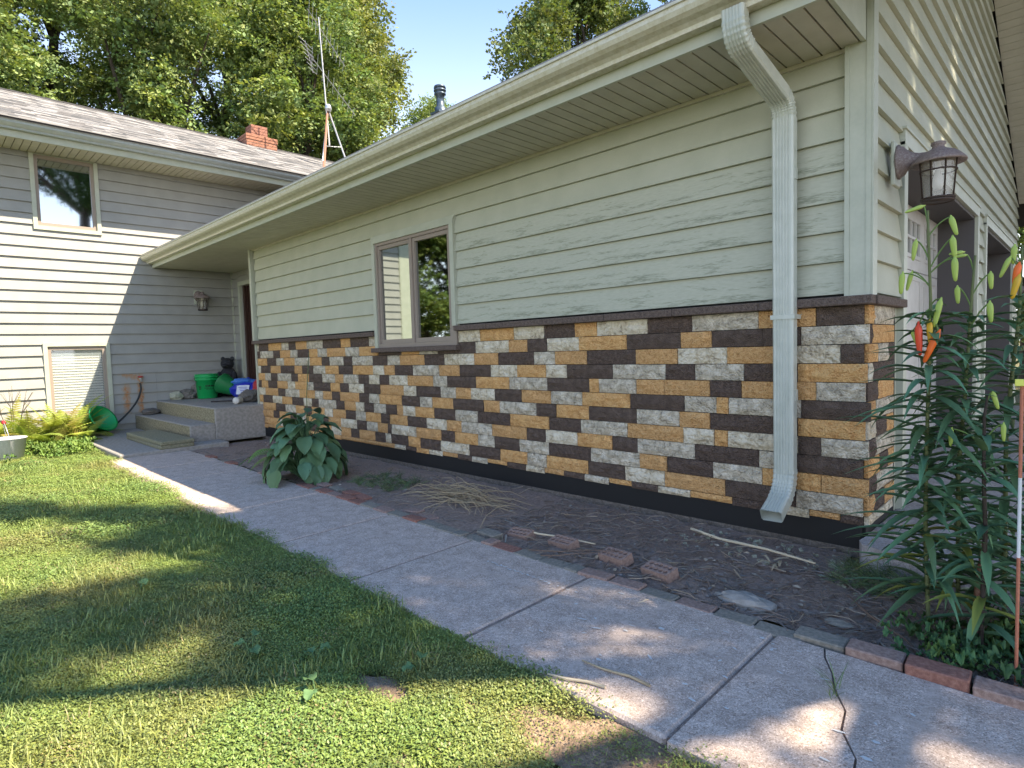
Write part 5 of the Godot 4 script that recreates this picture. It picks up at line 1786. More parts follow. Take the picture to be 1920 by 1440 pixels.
func frond(parent: Node3D, base: Vector3, az: float, L: float, el: float, droop: float, col: Color, pin := 0.11) -> void:
	var st := begin()
	var d := Vector3(cos(az) * cos(el), sin(el), sin(az) * cos(el))
	var p := base
	var n := 22
	var c := vary(col, 0.2)
	for i in n:
		var t := (i + 0.5) / n
		var side := d.cross(Vector3.UP).normalized()
		var l := pin * sin(PI * pow(lerpf(0.12, 1.0, t), 0.8)) + 0.004
		var nrm := side.cross(d)
		for s in [-1, 1]:
			var tip: Vector3 = p + side * s * l + d * l * 0.35 - nrm * 0.15 * l
			st.set_color(c)
			var wd := d * (L / n) * 0.42
			quad(st, p - wd, (p + tip) * 0.5 - wd * 0.8 + nrm * 0.004, tip, (p + tip) * 0.5 + wd * 0.8)
			tri(st, p - wd, (p + tip) * 0.5 + wd * 0.8, p + wd)
		var q := p + d * L / n
		var w := 0.003
		st.set_color(Color(c.r * 0.9, c.g * 0.7, c.b))
		quad(st, p - side * w, p + side * w, q + side * w, q - side * w)
		p = q
		d = (d + Vector3.DOWN * droop / n).normalized()
	part("frond", st, M.leaf, parent)

func build_ferns() -> void:
	var spots := [[-11.1, 2.15, 0.62, 12], [-11.15, 2.6, 0.55, 10], [-10.75, 2.35, 0.55, 12], [-11.0, 3.0, 0.62, 11], [-10.6, 2.75, 0.5, 10], [-10.55, 2.15, 0.42, 9], [-11.1, 3.45, 0.65, 11], [-10.6, 3.25, 0.5, 9], [-11.25, 1.95, 0.5, 10], [-10.9, 2.5, 0.6, 12], [-10.35, 2.5, 0.4, 10], [-11.2, 2.8, 0.62, 11]]
	var words := ["tall yellow-green fern against the basement window", "fern against the siding between the window and house corner", "broad fern in front of the basement window", "fern beside the siding, left of the window casing", "mid-height fern between the pail and the window", "low fern next to the green basket", "fern at the far end of the siding", "fern behind the grey pail", "narrow fern between the basket and the siding", "densest fern of the clump, under the window's middle", "small fern spilling onto the lawn weeds", "upright fern pressed against the window casing"]
	for i in spots.size():
		var s: Array = spots[i]
		var f := thing("fern", words[i], "fern", Vector3(s[0], -0.04, s[1]), rng.randf() * TAU, "ferns along the house wall")
		for k in s[3]:
			var col := Color(0.26, 0.33, 0.05) if rng.randf() < 0.7 else Color(0.30, 0.27, 0.06)
			frond(f, Vector3(0, 0.02, 0), TAU * k / s[3] + rng.randf_range(-0.3, 0.3), s[2] * rng.randf_range(1.1, 1.7), rng.randf_range(0.6, 1.3), rng.randf_range(0.9, 1.8), col, 0.14)
	# spiky seed stalk by the wall
	var sp := thing("dry_weed", "bare grey weed stalks with spread tips by the siding", "weed", Vector3(-11.0, -0.03, 2.9))
	for k in 6:
		var st := begin()
		var a := TAU * k / 6.0
		var e := Vector3(cos(a) * 0.22, rng.randf_range(0.75, 1.0), sin(a) * 0.22)
		tube(st, [Vector3.ZERO, e * 0.6, e], [0.004, 0.004, 0.002], 4)
		for j in 4:
			var b := a + rng.randf_range(-1.5, 1.5)
			tube(st, [e * 0.7, e * 0.85 + Vector3(cos(b) * 0.12, 0.08, sin(b) * 0.12)], [0.003, 0.0015], 4)
		part("stalk", st, M.stem_dark, sp)

# ---------------------------------------------------------------- lawn
func tuft_mesh(n: int, hgt: float, spread: float, width: float, sd: int) -> ArrayMesh:
	var r := RandomNumberGenerator.new()
	r.seed = sd
	var st := begin()
	for k in n:
		var a := r.randf() * TAU
		var p := Vector3(cos(a), 0, sin(a)) * r.randf() * spread
		var b := r.randf() * TAU
		var h := hgt * r.randf_range(0.55, 1.1)
		var lean := Vector3(cos(b), 0, sin(b)) * h * r.randf_range(0.2, 0.8)
		var side := Vector3(-sin(b), 0, cos(b)) * width * r.randf_range(0.7, 1.2)
		var f := r.randf_range(0.75, 1.25)
		st.set_color(Color(f, f, f * r.randf_range(0.7, 1.1)))
		var m := p + lean * 0.35 + Vector3(0, h * 0.62, 0)
		var t := p + lean + Vector3(0, h * 0.92, 0)
		quad(st, p - side, p + side, m + side * 0.8, m - side * 0.8)
		tri(st, m - side * 0.8, m + side * 0.8, t)
	return done(st)

func sprig_mesh(n: int, sd: int) -> ArrayMesh:
	# low creeping ground cover: short stems with small paired leaves
	var r := RandomNumberGenerator.new()
	r.seed = sd
	var st := begin()
	for k in n:
		var a := r.randf() * TAU
		var rad := sqrt(r.randf()) * 0.075
		var p := Vector3(cos(a) * rad, r.randf_range(0.010, 0.044) * (1.0 - rad * 5.0) + 0.006, sin(a) * rad)
		var b := r.randf() * TAU
		var d := Vector3(cos(b), r.randf_range(-0.1, 0.9), sin(b)).normalized() * r.randf_range(0.007, 0.013)
		var s := d.cross(Vector3.UP).normalized() * r.randf_range(0.002, 0.0034)
		var f := r.randf_range(0.7, 1.3)
		st.set_color(Color(f, f, f * r.randf_range(0.6, 1.1)))
		quad(st, p, p + d * 0.55 + s, p + d, p + d * 0.55 - s)
	return done(st)

func lawn_ok(x: float, z: float, nb: FastNoiseLite) -> float:
	var edge := 2.27 + 0.012 * (x + 4.0) + 0.05 * nb.get_noise_2d(x * 3.0, 5.0) + 0.03 * nb.get_noise_2d(x * 14.0, 9.0)
	if x < -8.0: edge = 2.16
	if x < -8.3: edge = 2.16
	if z < edge: return 0.0
	if x < -10.2 and z > 1.9 and z < 3.8: return 0.4
	for p in [[-0.12, 2.50, 0.42, 0.19], [-0.98, 2.76, 0.19, 0.085], [-0.62, 2.62, 0.11, 0.06], [-0.55, 2.95, 0.12, 0.06]]:
		var e: float = pow((x - p[0]) / p[2], 2.0) + pow((z - p[1]) / p[3], 2.0)
		if e < 1.35:
			if p[0] < -3.0: return 0.5
			return 0.02 if e < 1.0 else 0.4
	return 1.0

func build_lawn() -> void:
	var nb := FastNoiseLite.new()
	nb.seed = 21
	nb.frequency = 0.9
	nb.fractal_octaves = 3
	var nc := FastNoiseLite.new()
	nc.seed = 22
	nc.frequency = 0.55
	nc.fractal_octaves = 3
	var xs := [[], [], [], []]
	var cs := [[], [], [], []]
	var cam := Vector2(1.0, 4.0)
	# cover sprigs and grass tufts
	var tries := 52000
	for i in tries:
		var near := i % 3 != 0
		var x := rng.randf_range(-4.2, 0.6) if near else rng.randf_range(-11.4, -1.5)
		var z := rng.randf_range(2.1, 4.6) if near else rng.randf_range(2.05, 6.5)
		# thin out what is farther off
		var dist := cam.distance_to(Vector2(x, z))
		if not near and x > -4.2 and z < 4.6: continue
		var k := lawn_ok(x, z, nb)
		if rng.randf() > k: continue
		var patch := nb.get_noise_2d(x + 40.0, z)
		var dry := nc.get_noise_2d(x, z + 30.0)
		var tall := smoothstep(0.05, 0.5, nc.get_noise_2d(x * 1.3 + 9.0, z * 1.3) + 0.35 * smoothstep(3.0, 4.0, z) + (0.2 if x < -1.2 else -0.1))
		var kind := 0
		var r := rng.randf()
		if r < 0.28 + 0.14 * tall: kind = 1
		if r < 0.10 * tall: kind = 2
		var base := Color(0.200, 0.275, 0.070)
		if kind > 0: base = Color(0.205, 0.265, 0.075)
		base = base.lerp(Color(0.27, 0.25, 0.09), clampf(dry * 1.2 + 0.05, 0.0, 0.75))
		base = base.lerp(Color(0.150, 0.240, 0.070), clampf(patch * 1.2, 0.0, 0.7))
		if rng.randf() < 0.025: base = Color(0.30, 0.25, 0.13)
		base = vary(base, 0.22)
		var s := rng.randf_range(0.75, 1.25) * (1.0 if near else 1.35)
		if kind == 0: s *= 1.0 + 0.3 * patch
		var hs := s * (1.0 + 0.5 * tall if kind > 0 else 1.0)
		var b := Basis(Vector3.UP, rng.randf() * TAU).scaled(Vector3(s, hs, s))
		xs[kind].append(Transform3D(b, Vector3(x, -0.042, z)))
		cs[kind].append(base)
	var go := multi("lawn_cover", sprig_mesh(150, 3), M.grass, xs[0], cs[0], self)
	go.set_meta("kind", "stuff")
	go.set_meta("label", "low creeping green cover growing through the lawn")
	go.set_meta("category", "ground cover")
	go = multi("lawn_grass", tuft_mesh(26, 0.028, 0.08, 0.0014, 4), M.grass, xs[1], cs[1], self)
	go.set_meta("kind", "stuff")
	go.set_meta("label", "short mown lawn grass")
	go.set_meta("category", "grass")
	go = multi("tall_grass", tuft_mesh(11, 0.055, 0.05, 0.0026, 5), M.grass, xs[2], cs[2], self)
	go.set_meta("kind", "stuff")
	go.set_meta("label", "longer broad-bladed grass tufts in the lawn")
	go.set_meta("category", "grass")
	print("lawn ", xs[0].size(), " ", xs[1].size(), " ", xs[2].size())
	# far lawn beyond and behind: coarse tufts
	var fx := []
	var fc := []
	for i in 12000:
		var x := rng.randf_range(-30.0, 8.0)
		var z := rng.randf_range(4.4, 22.0)
		if x > -11.0 and z < 6.5: continue
		fx.append(Transform3D(Basis(Vector3.UP, rng.randf() * TAU).scaled(Vector3.ONE * 3.0), Vector3(x, -0.042, z)))
		fc.append(vary(Color(0.10, 0.16, 0.04), 0.2))
	go = multi("far_lawn_grass", tuft_mesh(9, 0.05, 0.05, 0.003, 6), M.grass, fx, fc, self)
	go.set_meta("kind", "stuff")
	go.set_meta("label", "lawn grass on the far side of the yard")
	go.set_meta("category", "grass")
	# broad-leaved weeds among the grass
	var weeds := [[-1.62, 3.02, "broad-leaved weed with three round leaves in the shaded lawn"], [-1.10, 2.98, "small heart-leaved weed close to the worn patch in the lawn"], [-0.93, 2.62, "single-leaf weed standing in the grass near the walk"], [-1.34, 2.86, "pale weed leaf folded upright in the shaded grass"], [-2.85, 3.15, "broad weed at the edge of the sunlit strip"]]
	for i in weeds.size():
		var w := thing("lawn_weed", weeds[i][2], "weed", Vector3(weeds[i][0], -0.03, weeds[i][1]), 0.0, "broad-leaved weeds in the lawn")
		for k in (3 if i == 0 else 2):
			var st := begin()
			var a := TAU * k / 3.0 + i
			ovate(st, Vector3(cos(a) * 0.02, 0.06 + 0.02 * k, sin(a) * 0.02), Vector3(cos(a), 0, sin(a)), 0.3, 0.055, 0.05, Color(0.14, 0.25, 0.10))
			tube(st, [Vector3.ZERO, Vector3(cos(a) * 0.02, 0.06 + 0.02 * k, sin(a) * 0.02)], [0.002, 0.002], 4)
			part("leaf", st, M.leaf, w)
	# grass growing out of the crack
	var cg := thing("crack_grass", "thin grass sprouting from the cracked walk slab", "grass", Vector3(0.345, -0.01, 1.68))
	for k in 16:
		var st := begin()
		var a := rng.randf() * TAU
		strap(st, Vector3(rng.randf_range(-0.015, 0.015), 0, rng.randf_range(-0.05, 0.06)), Vector3(cos(a) * 0.6, 1.0, sin(a) * 0.6), rng.randf_range(0.07, 0.16), 0.003, 1.0, vary(Color(0.13, 0.2, 0.06), 0.3), 5)
		part("blade", st, M.grass, cg)

# ---------------------------------------------------------------- litter on the bed
func build_litter() -> void:
	# chips, stalk ends and leaf bits
	var st := begin()
	obox(st, at(Vector3(0, 0.003, 0)), Vector3(0.09, 0.004, 0.006))
	var chip := done(st)
	st = begin()
	tube(st, [Vector3(-0.08, 0, 0), Vector3(-0.02, 0.012, 0.008), Vector3(0.05, 0.008, -0.004), Vector3(0.09, 0.0, 0.01)], [0.0016, 0.0022, 0.002, 0.0012], 4)
	var stalk := done(st)
	st = begin()
	quad(st, Vector3(-0.02, 0.002, 0), Vector3(0, 0.008, 0.011), Vector3(0.022, 0.003, 0), Vector3(0, 0.004, -0.011))
	var flake := done(st)
	var meshes := [chip, stalk, flake]
	var labels := ["splinters and bark chips scattered over the bed", "thin dry stalks scattered over the bed", "dead leaf flakes scattered over the bed"]
	for m in 3:
		var xf := []
		var cl := []
		var n: int = [800, 1100, 1800][m]
		for i in n:
			var x := rng.randf_range(-8.0, 1.5)
			var z := pow(rng.randf(), 0.8) * 1.26 + 0.02
			if rng.randf() < 0.55:
				x = rng.randf_range(-2.2, 0.9)
			if x > 0.0 and z < 0.26: continue
			var s := rng.randf_range(0.4, 1.3)
			var b := Basis.from_euler(Vector3(rng.randf_range(-0.3, 0.3), rng.randf() * TAU, rng.randf_range(-0.2, 0.2))).scaled(Vector3.ONE * s)
			xf.append(Transform3D(b, Vector3(x, -0.012 + rng.randf_range(-0.005, 0.012), z)))
			var c := Color(0.32, 0.27, 0.21) if rng.randf() < 0.25 else Color(0.20, 0.16, 0.135)
			cl.append(vary(c, 0.3))
		var o := multi(["bark_chips", "dry_stalks", "leaf_flakes"][m], meshes[m], M.vstraw, xf, cl, self)
		o.set_meta("kind", "stuff")
		o.set_meta("label", labels[m])
		o.set_meta("category", "litter")
	# pebbles by the corner
	var pb := thing("pebbles", "small grey pebbles strewn by the footing near the corner", "pebbles")
	st = begin()
	for i in 90:
		var p := Vector3(rng.randf_range(-1.2, 0.25), -0.02, rng.randf_range(0.08, 0.5))
		if p.x > 0.0: p.z += 0.2
		var r := rng.randf_range(0.006, 0.02)
		obox(st, at(p, rng.randf() * 3.0, rng.randf() * 3.0, rng.randf()), Vector3(r * 1.6, r, r * 1.2))
	var pm := part("pebble_scatter", st, M.rock_pale, pb)
	pm.set_meta("kind", "stuff")
	# heap of dry stalks
	var hp := thing("dry_stalk_heap", "heap of bent dry straw-coloured stalks on the bed soil", "stalks", Vector3(-2.95, -0.02, 0.66))
	st = begin()
	for i in 120:
		var a := rng.randf_range(-0.45, 0.55) + (PI if rng.randf() < 0.5 else 0.0)
		if rng.randf() < 0.2: a = rng.randf() * TAU
		var L := rng.randf_range(0.18, 0.62)
		var c := Vector3(rng.randfn(0.0, 0.13), 0.01 + absf(rng.randfn(0.0, 0.045)), rng.randfn(0.0, 0.09))
		var d := Vector3(cos(a), 0, sin(a))
		var pts := [c, c + d * L * 0.4 + Vector3(0, rng.randf_range(0.0, 0.05), 0), c + d * L * 0.75 + Vector3(rng.randfn(0, 0.02), 0.01, rng.randfn(0, 0.02))]
		pts.append(Vector3(c.x + d.x * L, 0.012, c.z + d.z * L + rng.randfn(0, 0.03)))
		tube(st, pts, [0.0032, 0.003, 0.0025, 0.0015], 4)
	var hm := part("stalks", st, M.straw, hp)
	hm.set_meta("kind", "stuff")
	# single sticks
	var sticks := [[Vector3(-1.92, 0.015, 1.0), Vector3(-1.28, 0.025, 0.955), 0.008, "straw_pale", "long straight pale stick lying behind the cored bricks"], [Vector3(-1.0, 0.0, 0.21), Vector3(-0.12, 0.02, 0.42), 0.011, "straw_pale", "long pale root lying along the footing toward corner"], [Vector3(-0.30, 0.008, 2.22), Vector3(-0.52, 0.012, 2.30), 0.006, "straw_pale", "split pale splinter on the walk by the grass edge"], [Vector3(-0.18, 0.008, 2.10), Vector3(-0.48, 0.012, 2.13), 0.006, "straw", "thin straw lying on the walk by the grass edge"], [Vector3(0.12, 0.01, 2.46), Vector3(0.27, 0.02, 2.38), 0.007, "straw_pale", "curved pale twig on the bare earth at walk's edge"], [Vector3(-1.55, 0.02, 1.30), Vector3(-0.98, 0.06, 1.02), 0.004, "twig", "thin brown twig leaning over the cored bricks"], [Vector3(-1.42, 0.02, 1.33), Vector3(-1.12, 0.05, 1.12), 0.004, "twig", "short brown twig crossing the edging bricks"], [Vector3(0.55, 0.0, 1.22), Vector3(0.15, 0.03, 0.80), 0.006, "twig", "bent brown stalk lying near the lily stems"], [Vector3(-0.62, 0.0, 1.49), Vector3(-0.60, 0.004, 1.42), 0.004, "straw_pale", "tiny pale splinter lying on the walk"]]
	for s in sticks:
		var t := thing("stick", s[4], "stick", s[0], 0.0, "sticks lying about the bed and walk")
		st = begin()
		var d: Vector3 = s[1] - s[0]
		var sd := d.cross(Vector3.UP).normalized() * d.length() * 0.04
		tube(st, [Vector3.ZERO, d * 0.3 + sd, d * 0.65 - sd * 0.3, d], [s[2], s[2] * 0.95, s[2] * 0.8, s[2] * 0.5], 6)
		part("shaft", st, M[s[3]], t)
	var torn := thing("bark_curl", "pale torn curl of bark beside the footing", "bark", Vector3(-0.30, -0.005, 0.55))
	for k in 6:
		st = begin()
		strap(st, Vector3(rng.randf_range(-0.04, 0.04), 0.005 * k, rng.randf_range(-0.03, 0.03)), Vector3(rng.randf_range(-1, 1), 0.35, rng.randf_range(-1, 1)), 0.11, 0.018, 1.2, Color(0.42, 0.34, 0.22), 4)
		part("strip", st, M.vstraw, torn)
	# weeds under the lilies
	st = begin()
	for k in 5:
		var a := TAU * k / 5.0
		ovate(st, Vector3(cos(a) * 0.012, 0.03 + 0.008 * k, sin(a) * 0.012), Vector3(cos(a), 0, sin(a)), 0.25, 0.042, 0.032, Color(1, 1, 1))
	var wm := done(st)
	var xf := []
	var cl := []
	for i in 420:
		var x := rng.randf_range(0.35, 1.7)
		var z := rng.randf_range(0.5, 1.26)
		if x < 0.6 and z < 1.0 - (x - 0.35): continue
		if rng.randf() > 0.45 + 0.5 * smoothstep(0.45, 0.8, x): continue
		var s := rng.randf_range(0.55, 1.15)
		xf.append(Transform3D(Basis.from_euler(Vector3(rng.randf_range(-0.3, 0.3), rng.randf() * TAU, rng.randf_range(-0.3, 0.3))).scaled(Vector3(s, s * rng.randf_range(0.7, 2.2), s)), Vector3(x, -0.02, z)))
		cl.append(vary(Color(0.085, 0.17, 0.055), 0.3))
	var wo := multi("bed_weeds", wm, M.leaf, xf, cl, self)
	wo.set_meta("kind", "stuff")
	wo.set_meta("label", "small round-leaved weeds covering the soil under lilies")
	wo.set_meta("category", "weeds")
	# cut green trimmings by the slab and hosta
	xf = []
	cl = []
	for i in 260:
		var p := Vector3(rng.randf_range(0.0, 0.42), 0.0, rng.randf_range(0.24, 0.62)) if i % 2 == 0 else Vector3(rng.randf_range(-4.4, -3.7), 0.0, rng.randf_range(0.5, 0.95))
		xf.append(Transform3D(Basis.from_euler(Vector3(rng.randf_range(0.8, 1.5), rng.randf() * TAU, rng.randf_range(-0.4, 0.4))).scaled(Vector3.ONE * rng.randf_range(0.6, 1.3)), p + Vector3(0, rng.randf_range(-0.01, 0.02), 0)))
		cl.append(vary(Color(0.09, 0.14, 0.06), 0.35))
	wo = multi("green_trimmings", tuft_mesh(5, 0.12, 0.02, 0.002, 9), M.grass, xf, cl, self)
	wo.set_meta("kind", "stuff")
	wo.set_meta("label", "wilted green trimmings lying on the bed")
	wo.set_meta("category", "trimmings")
	# weedy fringe along the house bed, in front of the ferns
	xf = []
	cl = []
	for i in 2600:
		var x := rng.randf_range(-11.4, -9.0)
		var z := rng.randf_range(2.05, 4.6)
		if x > -10.0 and z < 2.2: continue
		if rng.randf() > smoothstep(-8.8, -10.0, x): continue
		if Vector2(x, z).distance_to(Vector2(-9.5, 3.16)) < 0.42: continue
		var s := rng.randf_range(0.8, 1.7)
		xf.append(Transform3D(Basis.from_euler(Vector3(rng.randf_range(-0.3, 0.3), rng.randf() * TAU, rng.randf_range(-0.3, 0.3))).scaled(Vector3(s, s * 1.6, s)), Vector3(x, -0.03, z)))
		cl.append(vary(Color(0.15, 0.24, 0.05), 0.3))
	wo = multi("fern_bed_weeds", wm, M.leaf, xf, cl, self)
	wo.set_meta("kind", "stuff")
	wo.set_meta("label", "leafy weeds spreading in front of the ferns")
	wo.set_meta("category", "weeds")

# ---------------------------------------------------------------- trees
func cluster_mesh(n: int, rad: float, leaf: float, sd: int) -> ArrayMesh:
	var r := RandomNumberGenerator.new()
	r.seed = sd
	var st := begin()
	# sprays: short twigs that leave the cluster's middle, leaves in ranks along each, hanging a little
	var twigs := 6
	for w in twigs:
		var dir := Vector3(r.randfn(), r.randfn() * 0.55, r.randfn()).normalized()
		var o := Vector3(r.randfn(), r.randfn(), r.randfn()) * rad * 0.18
		var side := dir.cross(Vector3.UP).normalized()
		var face := (side.cross(dir) + Vector3(r.randfn(), r.randfn(), r.randfn()) * 0.25).normalized()
		for k in n / twigs:
			var t := (k + r.randf()) / (n / twigs)
			var d := o + dir * rad * t + Vector3(0, -0.22 * rad * t * t, 0) + side * r.randfn() * rad * 0.13 + face * r.randfn() * rad * 0.06
			var nrm := (face + Vector3(r.randfn(), r.randfn(), r.randfn()) * 0.45).normalized()
			var u := (dir + side * r.randfn() * 0.8 + Vector3.DOWN * 0.35).normalized()
			u = (u - nrm * u.dot(nrm)).normalized()
			var v := nrm.cross(u)
			var L := leaf * r.randf_range(0.6, 1.3)
			var f := r.randf_range(0.75, 1.25)
			st.set_color(Color(f * r.randf_range(0.9, 1.12), f, f * r.randf_range(0.75, 1.05)))
			quad(st, d - u * L * 0.5, d + v * L * 0.36 + u * L * 0.05, d + u * L * 0.5 - nrm * L * 0.12, d - v * L * 0.36 + u * L * 0.05)
	return done(st)

var clusters := []

func tree(called: String, label: String, p: Vector3, hgt: float, base_h: float, rad: float, lobes: int, per: int, col: Color, sd: int, group: String, cone := 0.0, lean := Vector3.ZERO, cl_scale := 1.0) -> void:
	var t := thing(called, label, "tree", p, 0.0, group)
	var r := RandomNumberGenerator.new()
	r.seed = sd
	var tr := rad * 0.075
	var pts := []
	var rr := []
	for i in 9:
		var k := i / 8.0
		pts.append(Vector3(r.randfn() * 0.12 * i * 0.3, -0.1 + hgt * 0.88 * k, r.randfn() * 0.12 * i * 0.3) + lean * k)
		rr.append(tr * (1.0 - 0.88 * k) + 0.02)
	var st := begin()
	tube(st, pts, rr, 9)
	var trunk := part("trunk", st, M.bark, t)
	var xf := []
	var cols := []
	var n := lobes
	for i in n:
		# a limb that carries one lobe of the crown
		var k := (i + 0.5) / n
		var y := lerpf(base_h, hgt, pow(k, 0.9))
		var prof: float = sin(PI * clampf(lerpf(0.18, 0.97, k), 0.0, 1.0))
		prof = lerpf(prof, 1.15 * (1.0 - k) + 0.12, cone)
		var az := i * 2.39996 + r.randf_range(-0.5, 0.5)
		var out := rad * prof * r.randf_range(0.35, 1.0)
		var c := Vector3(cos(az) * out, y + r.randf_range(-0.5, 0.5), sin(az) * out) + lean * (y / hgt)
		var j := clampi(int((y - out * 0.7) / hgt * 8.0), 1, 7)
		if i % 2 == 0:
			st = begin()
			var a: Vector3 = pts[j]
			var m := a.lerp(c, 0.5) + Vector3(r.randfn() * 0.25, -0.1 * out, r.randfn() * 0.25)
			tube(st, [a, a.lerp(m, 0.5), m, m.lerp(c, 0.6), c], [rr[j] * 0.6, rr[j] * 0.48, rr[j] * 0.34 + 0.01, rr[j] * 0.2 + 0.01, 0.012], 6, false)
			part("limb", st, M.bark, trunk)
		var lr := rad * r.randf_range(0.22, 0.36)
		for q in int(per * 1.15):
			var d := Vector3(r.randfn(), r.randfn() * 0.8, r.randfn()).normalized() * lr * pow(r.randf(), 0.4)
			var s := r.randf_range(0.6, 1.5) * cl_scale
			xf.append(Transform3D(Basis.from_euler(Vector3(r.randf_range(-0.6, 0.6), r.randf() * TAU, r.randf_range(-0.6, 0.6))).scaled(Vector3.ONE * s), c + d))
			var f := r.randf_range(0.72, 1.3)
			var w := r.randf_range(-0.12, 0.18)
			cols.append(Color(col.r * f * (1.0 + w), col.g * f, col.b * f * (1.0 - w)))
	multi("crown", clusters[sd % clusters.size()], M.leaf, xf, cols, t).set_meta("kind", "stuff")

# where the photograph's ground lies in sun between the drive-side trees' shadows
func sun_patch(x: float, z: float) -> bool:
	# open sun on the far half of the lawn, crossed by one narrow bough shadow
	if x < -2.85 - 0.30 * (z - 2.5):
		var q := Vector2(x, z)
		return q.distance_to(Geometry2D.get_closest_point_to_segment(q, Vector2(-6.2, 3.75), Vector2(-3.7, 2.0))) > 0.20
	var strips := [[-1.85, 4.2, -0.42, 2.52, 0.24]]
	for s in strips:
		var a := Vector2(s[0], s[1])
		var b := Vector2(s[2], s[3])
		var p := Vector2(x, z)
		if p.distance_to(Geometry2D.get_closest_point_to_segment(p, a, b)) < s[4] + 0.14:
			return true
	for e in [[-0.41, 1.81, 0.08, 0.06], [0.42, 1.82, 0.10, 0.07], [0.72, 1.86, 0.14, 0.07], [-0.42, 1.26, 0.16, 0.05], [-0.94, 1.49, 0.08, 0.04], [0.19, 2.30, 0.12, 0.06], [-1.9, 3.35, 0.14, 0.18]]:
		if pow((x - e[0]) / (e[2] + 0.12), 2.0) + pow((z - e[1]) / (e[3] + 0.12), 2.0) < 1.0:
			return true
	return false

func build_shade_trees() -> void:
	# unseen drive-side maples; crowns shaped along sun rays to shade lawn, walk and gable
	var s := -SUN_DIR
	var xf := []
	var cl := []
	var r := RandomNumberGenerator.new()
	r.seed = 99
	for i in 8200:
		var x := r.randf_range(-6.8, 2.6)
		var z := r.randf_range(0.2, 5.2)
		if sun_patch(x, z): continue
		var h := r.randf_range(8.5, 13.5)
		var p := Vector3(x, 0, z) + s * h + Vector3(r.randfn(), 0, r.randfn()) * 0.03
		xf.append(Transform3D(Basis.from_euler(Vector3(r.randf() * TAU, r.randf() * TAU, r.randf() * TAU)).scaled(Vector3.ONE * r.randf_range(0.36, 0.5)), p))
		cl.append(vary(Color(0.055, 0.10, 0.022), 0.25))
	var t := thing("driveway_maple", "unseen maple by the drive, crown shaped to shade the lawn and walk", "tree", Vector3(6.3, -0.05, -1.6), 0.0, "maples beside the drive")
	shade_trunk(t, Vector3(5.2, 0, -1.5) - Vector3(6.3, 0, -1.6), 8.0, 3.2)
	for i in xf.size(): xf[i].origin -= t.position
	multi("crown", clusters[0], M.leaf, xf, cl, t).set_meta("kind", "stuff")
	xf = []
	cl = []
	for i in 12000:
		var y := r.randf_range(-1.0, 6.0)
		var z := r.randf_range(-10.5, 0.9)
		# gaps left in the crown so slits of sun cross gable and doors
		var lit := false
		for e in [[-2.95, 4.05, 0.21], [-2.75, 3.75, 0.20], [-2.70, 3.5, 0.19], [-2.58, 3.25, 0.19], [-2.55, 3.05, 0.18], [-1.15, 3.45, 0.18], [-1.1, 3.2, 0.17], [-1.05, 3.0, 0.17], [-1.75, 2.82, 0.18], [-2.4, 2.85, 0.18], [-5.6, 3.3, 0.21], [-5.0, 3.6, 0.20], [-0.4, 3.0, 0.16], [-4.3, 4.2, 0.20], [-1.5, 1.5, 0.25], [-1.3, 1.0, 0.27], [-2.1, 1.9, 0.21], [-1.7, 0.5, 0.29], [-6.2, 1.2, 0.27], [-7.2, 3.0, 0.21]]:
			if Vector2(z, y).distance_to(Vector2(e[0], e[1])) < e[2]:
				lit = true
		if lit: continue
		var h := r.randf_range(7.0, 12.0)
		var p := Vector3(0.05, y, z) + s * (h - y)
		xf.append(Transform3D(Basis.from_euler(Vector3(r.randf() * TAU, r.randf() * TAU, r.randf() * TAU)).scaled(Vector3.ONE * r.randf_range(0.4, 0.55)), p))
		cl.append(vary(Color(0.055, 0.10, 0.022), 0.25))
	t = thing("driveway_maple", "unseen maple farther along the drive, crown shaped to shade the garage front", "tree", Vector3(6.6, -0.05, -8.2), 0.0, "maples beside the drive")
	shade_trunk(t, Vector3(-1.4, 0, 0.4), 7.2, 3.0)
	for i in xf.size(): xf[i].origin -= t.position
	multi("crown", clusters[1], M.leaf, xf, cl, t).set_meta("kind", "stuff")

func shade_trunk(t: Node3D, off: Vector3, fork: float, spread: float) -> void:
	var st := begin()
	tube(st, [Vector3.ZERO, Vector3(0.1, fork * 0.4, 0.05), off * 0.4 + Vector3(0, fork * 0.75, 0), off * 0.8 + Vector3(0, fork, 0)], [0.34, 0.27, 0.22, 0.15], 10)
	var tr := part("trunk", st, M.bark, t)
	for k in 9:
		var a := TAU * k / 9.0
		st = begin()
		var b := off * 0.7 + Vector3(0, fork * 0.92, 0)
		var e := off + Vector3(cos(a) * spread, fork + rng.randf_range(0.8, 3.6), sin(a) * spread)
		tube(st, [b, b.lerp(e, 0.5) + Vector3(0, 0.5, 0), e], [0.11, 0.07, 0.02], 6)
		part("limb", st, M.bark, tr)

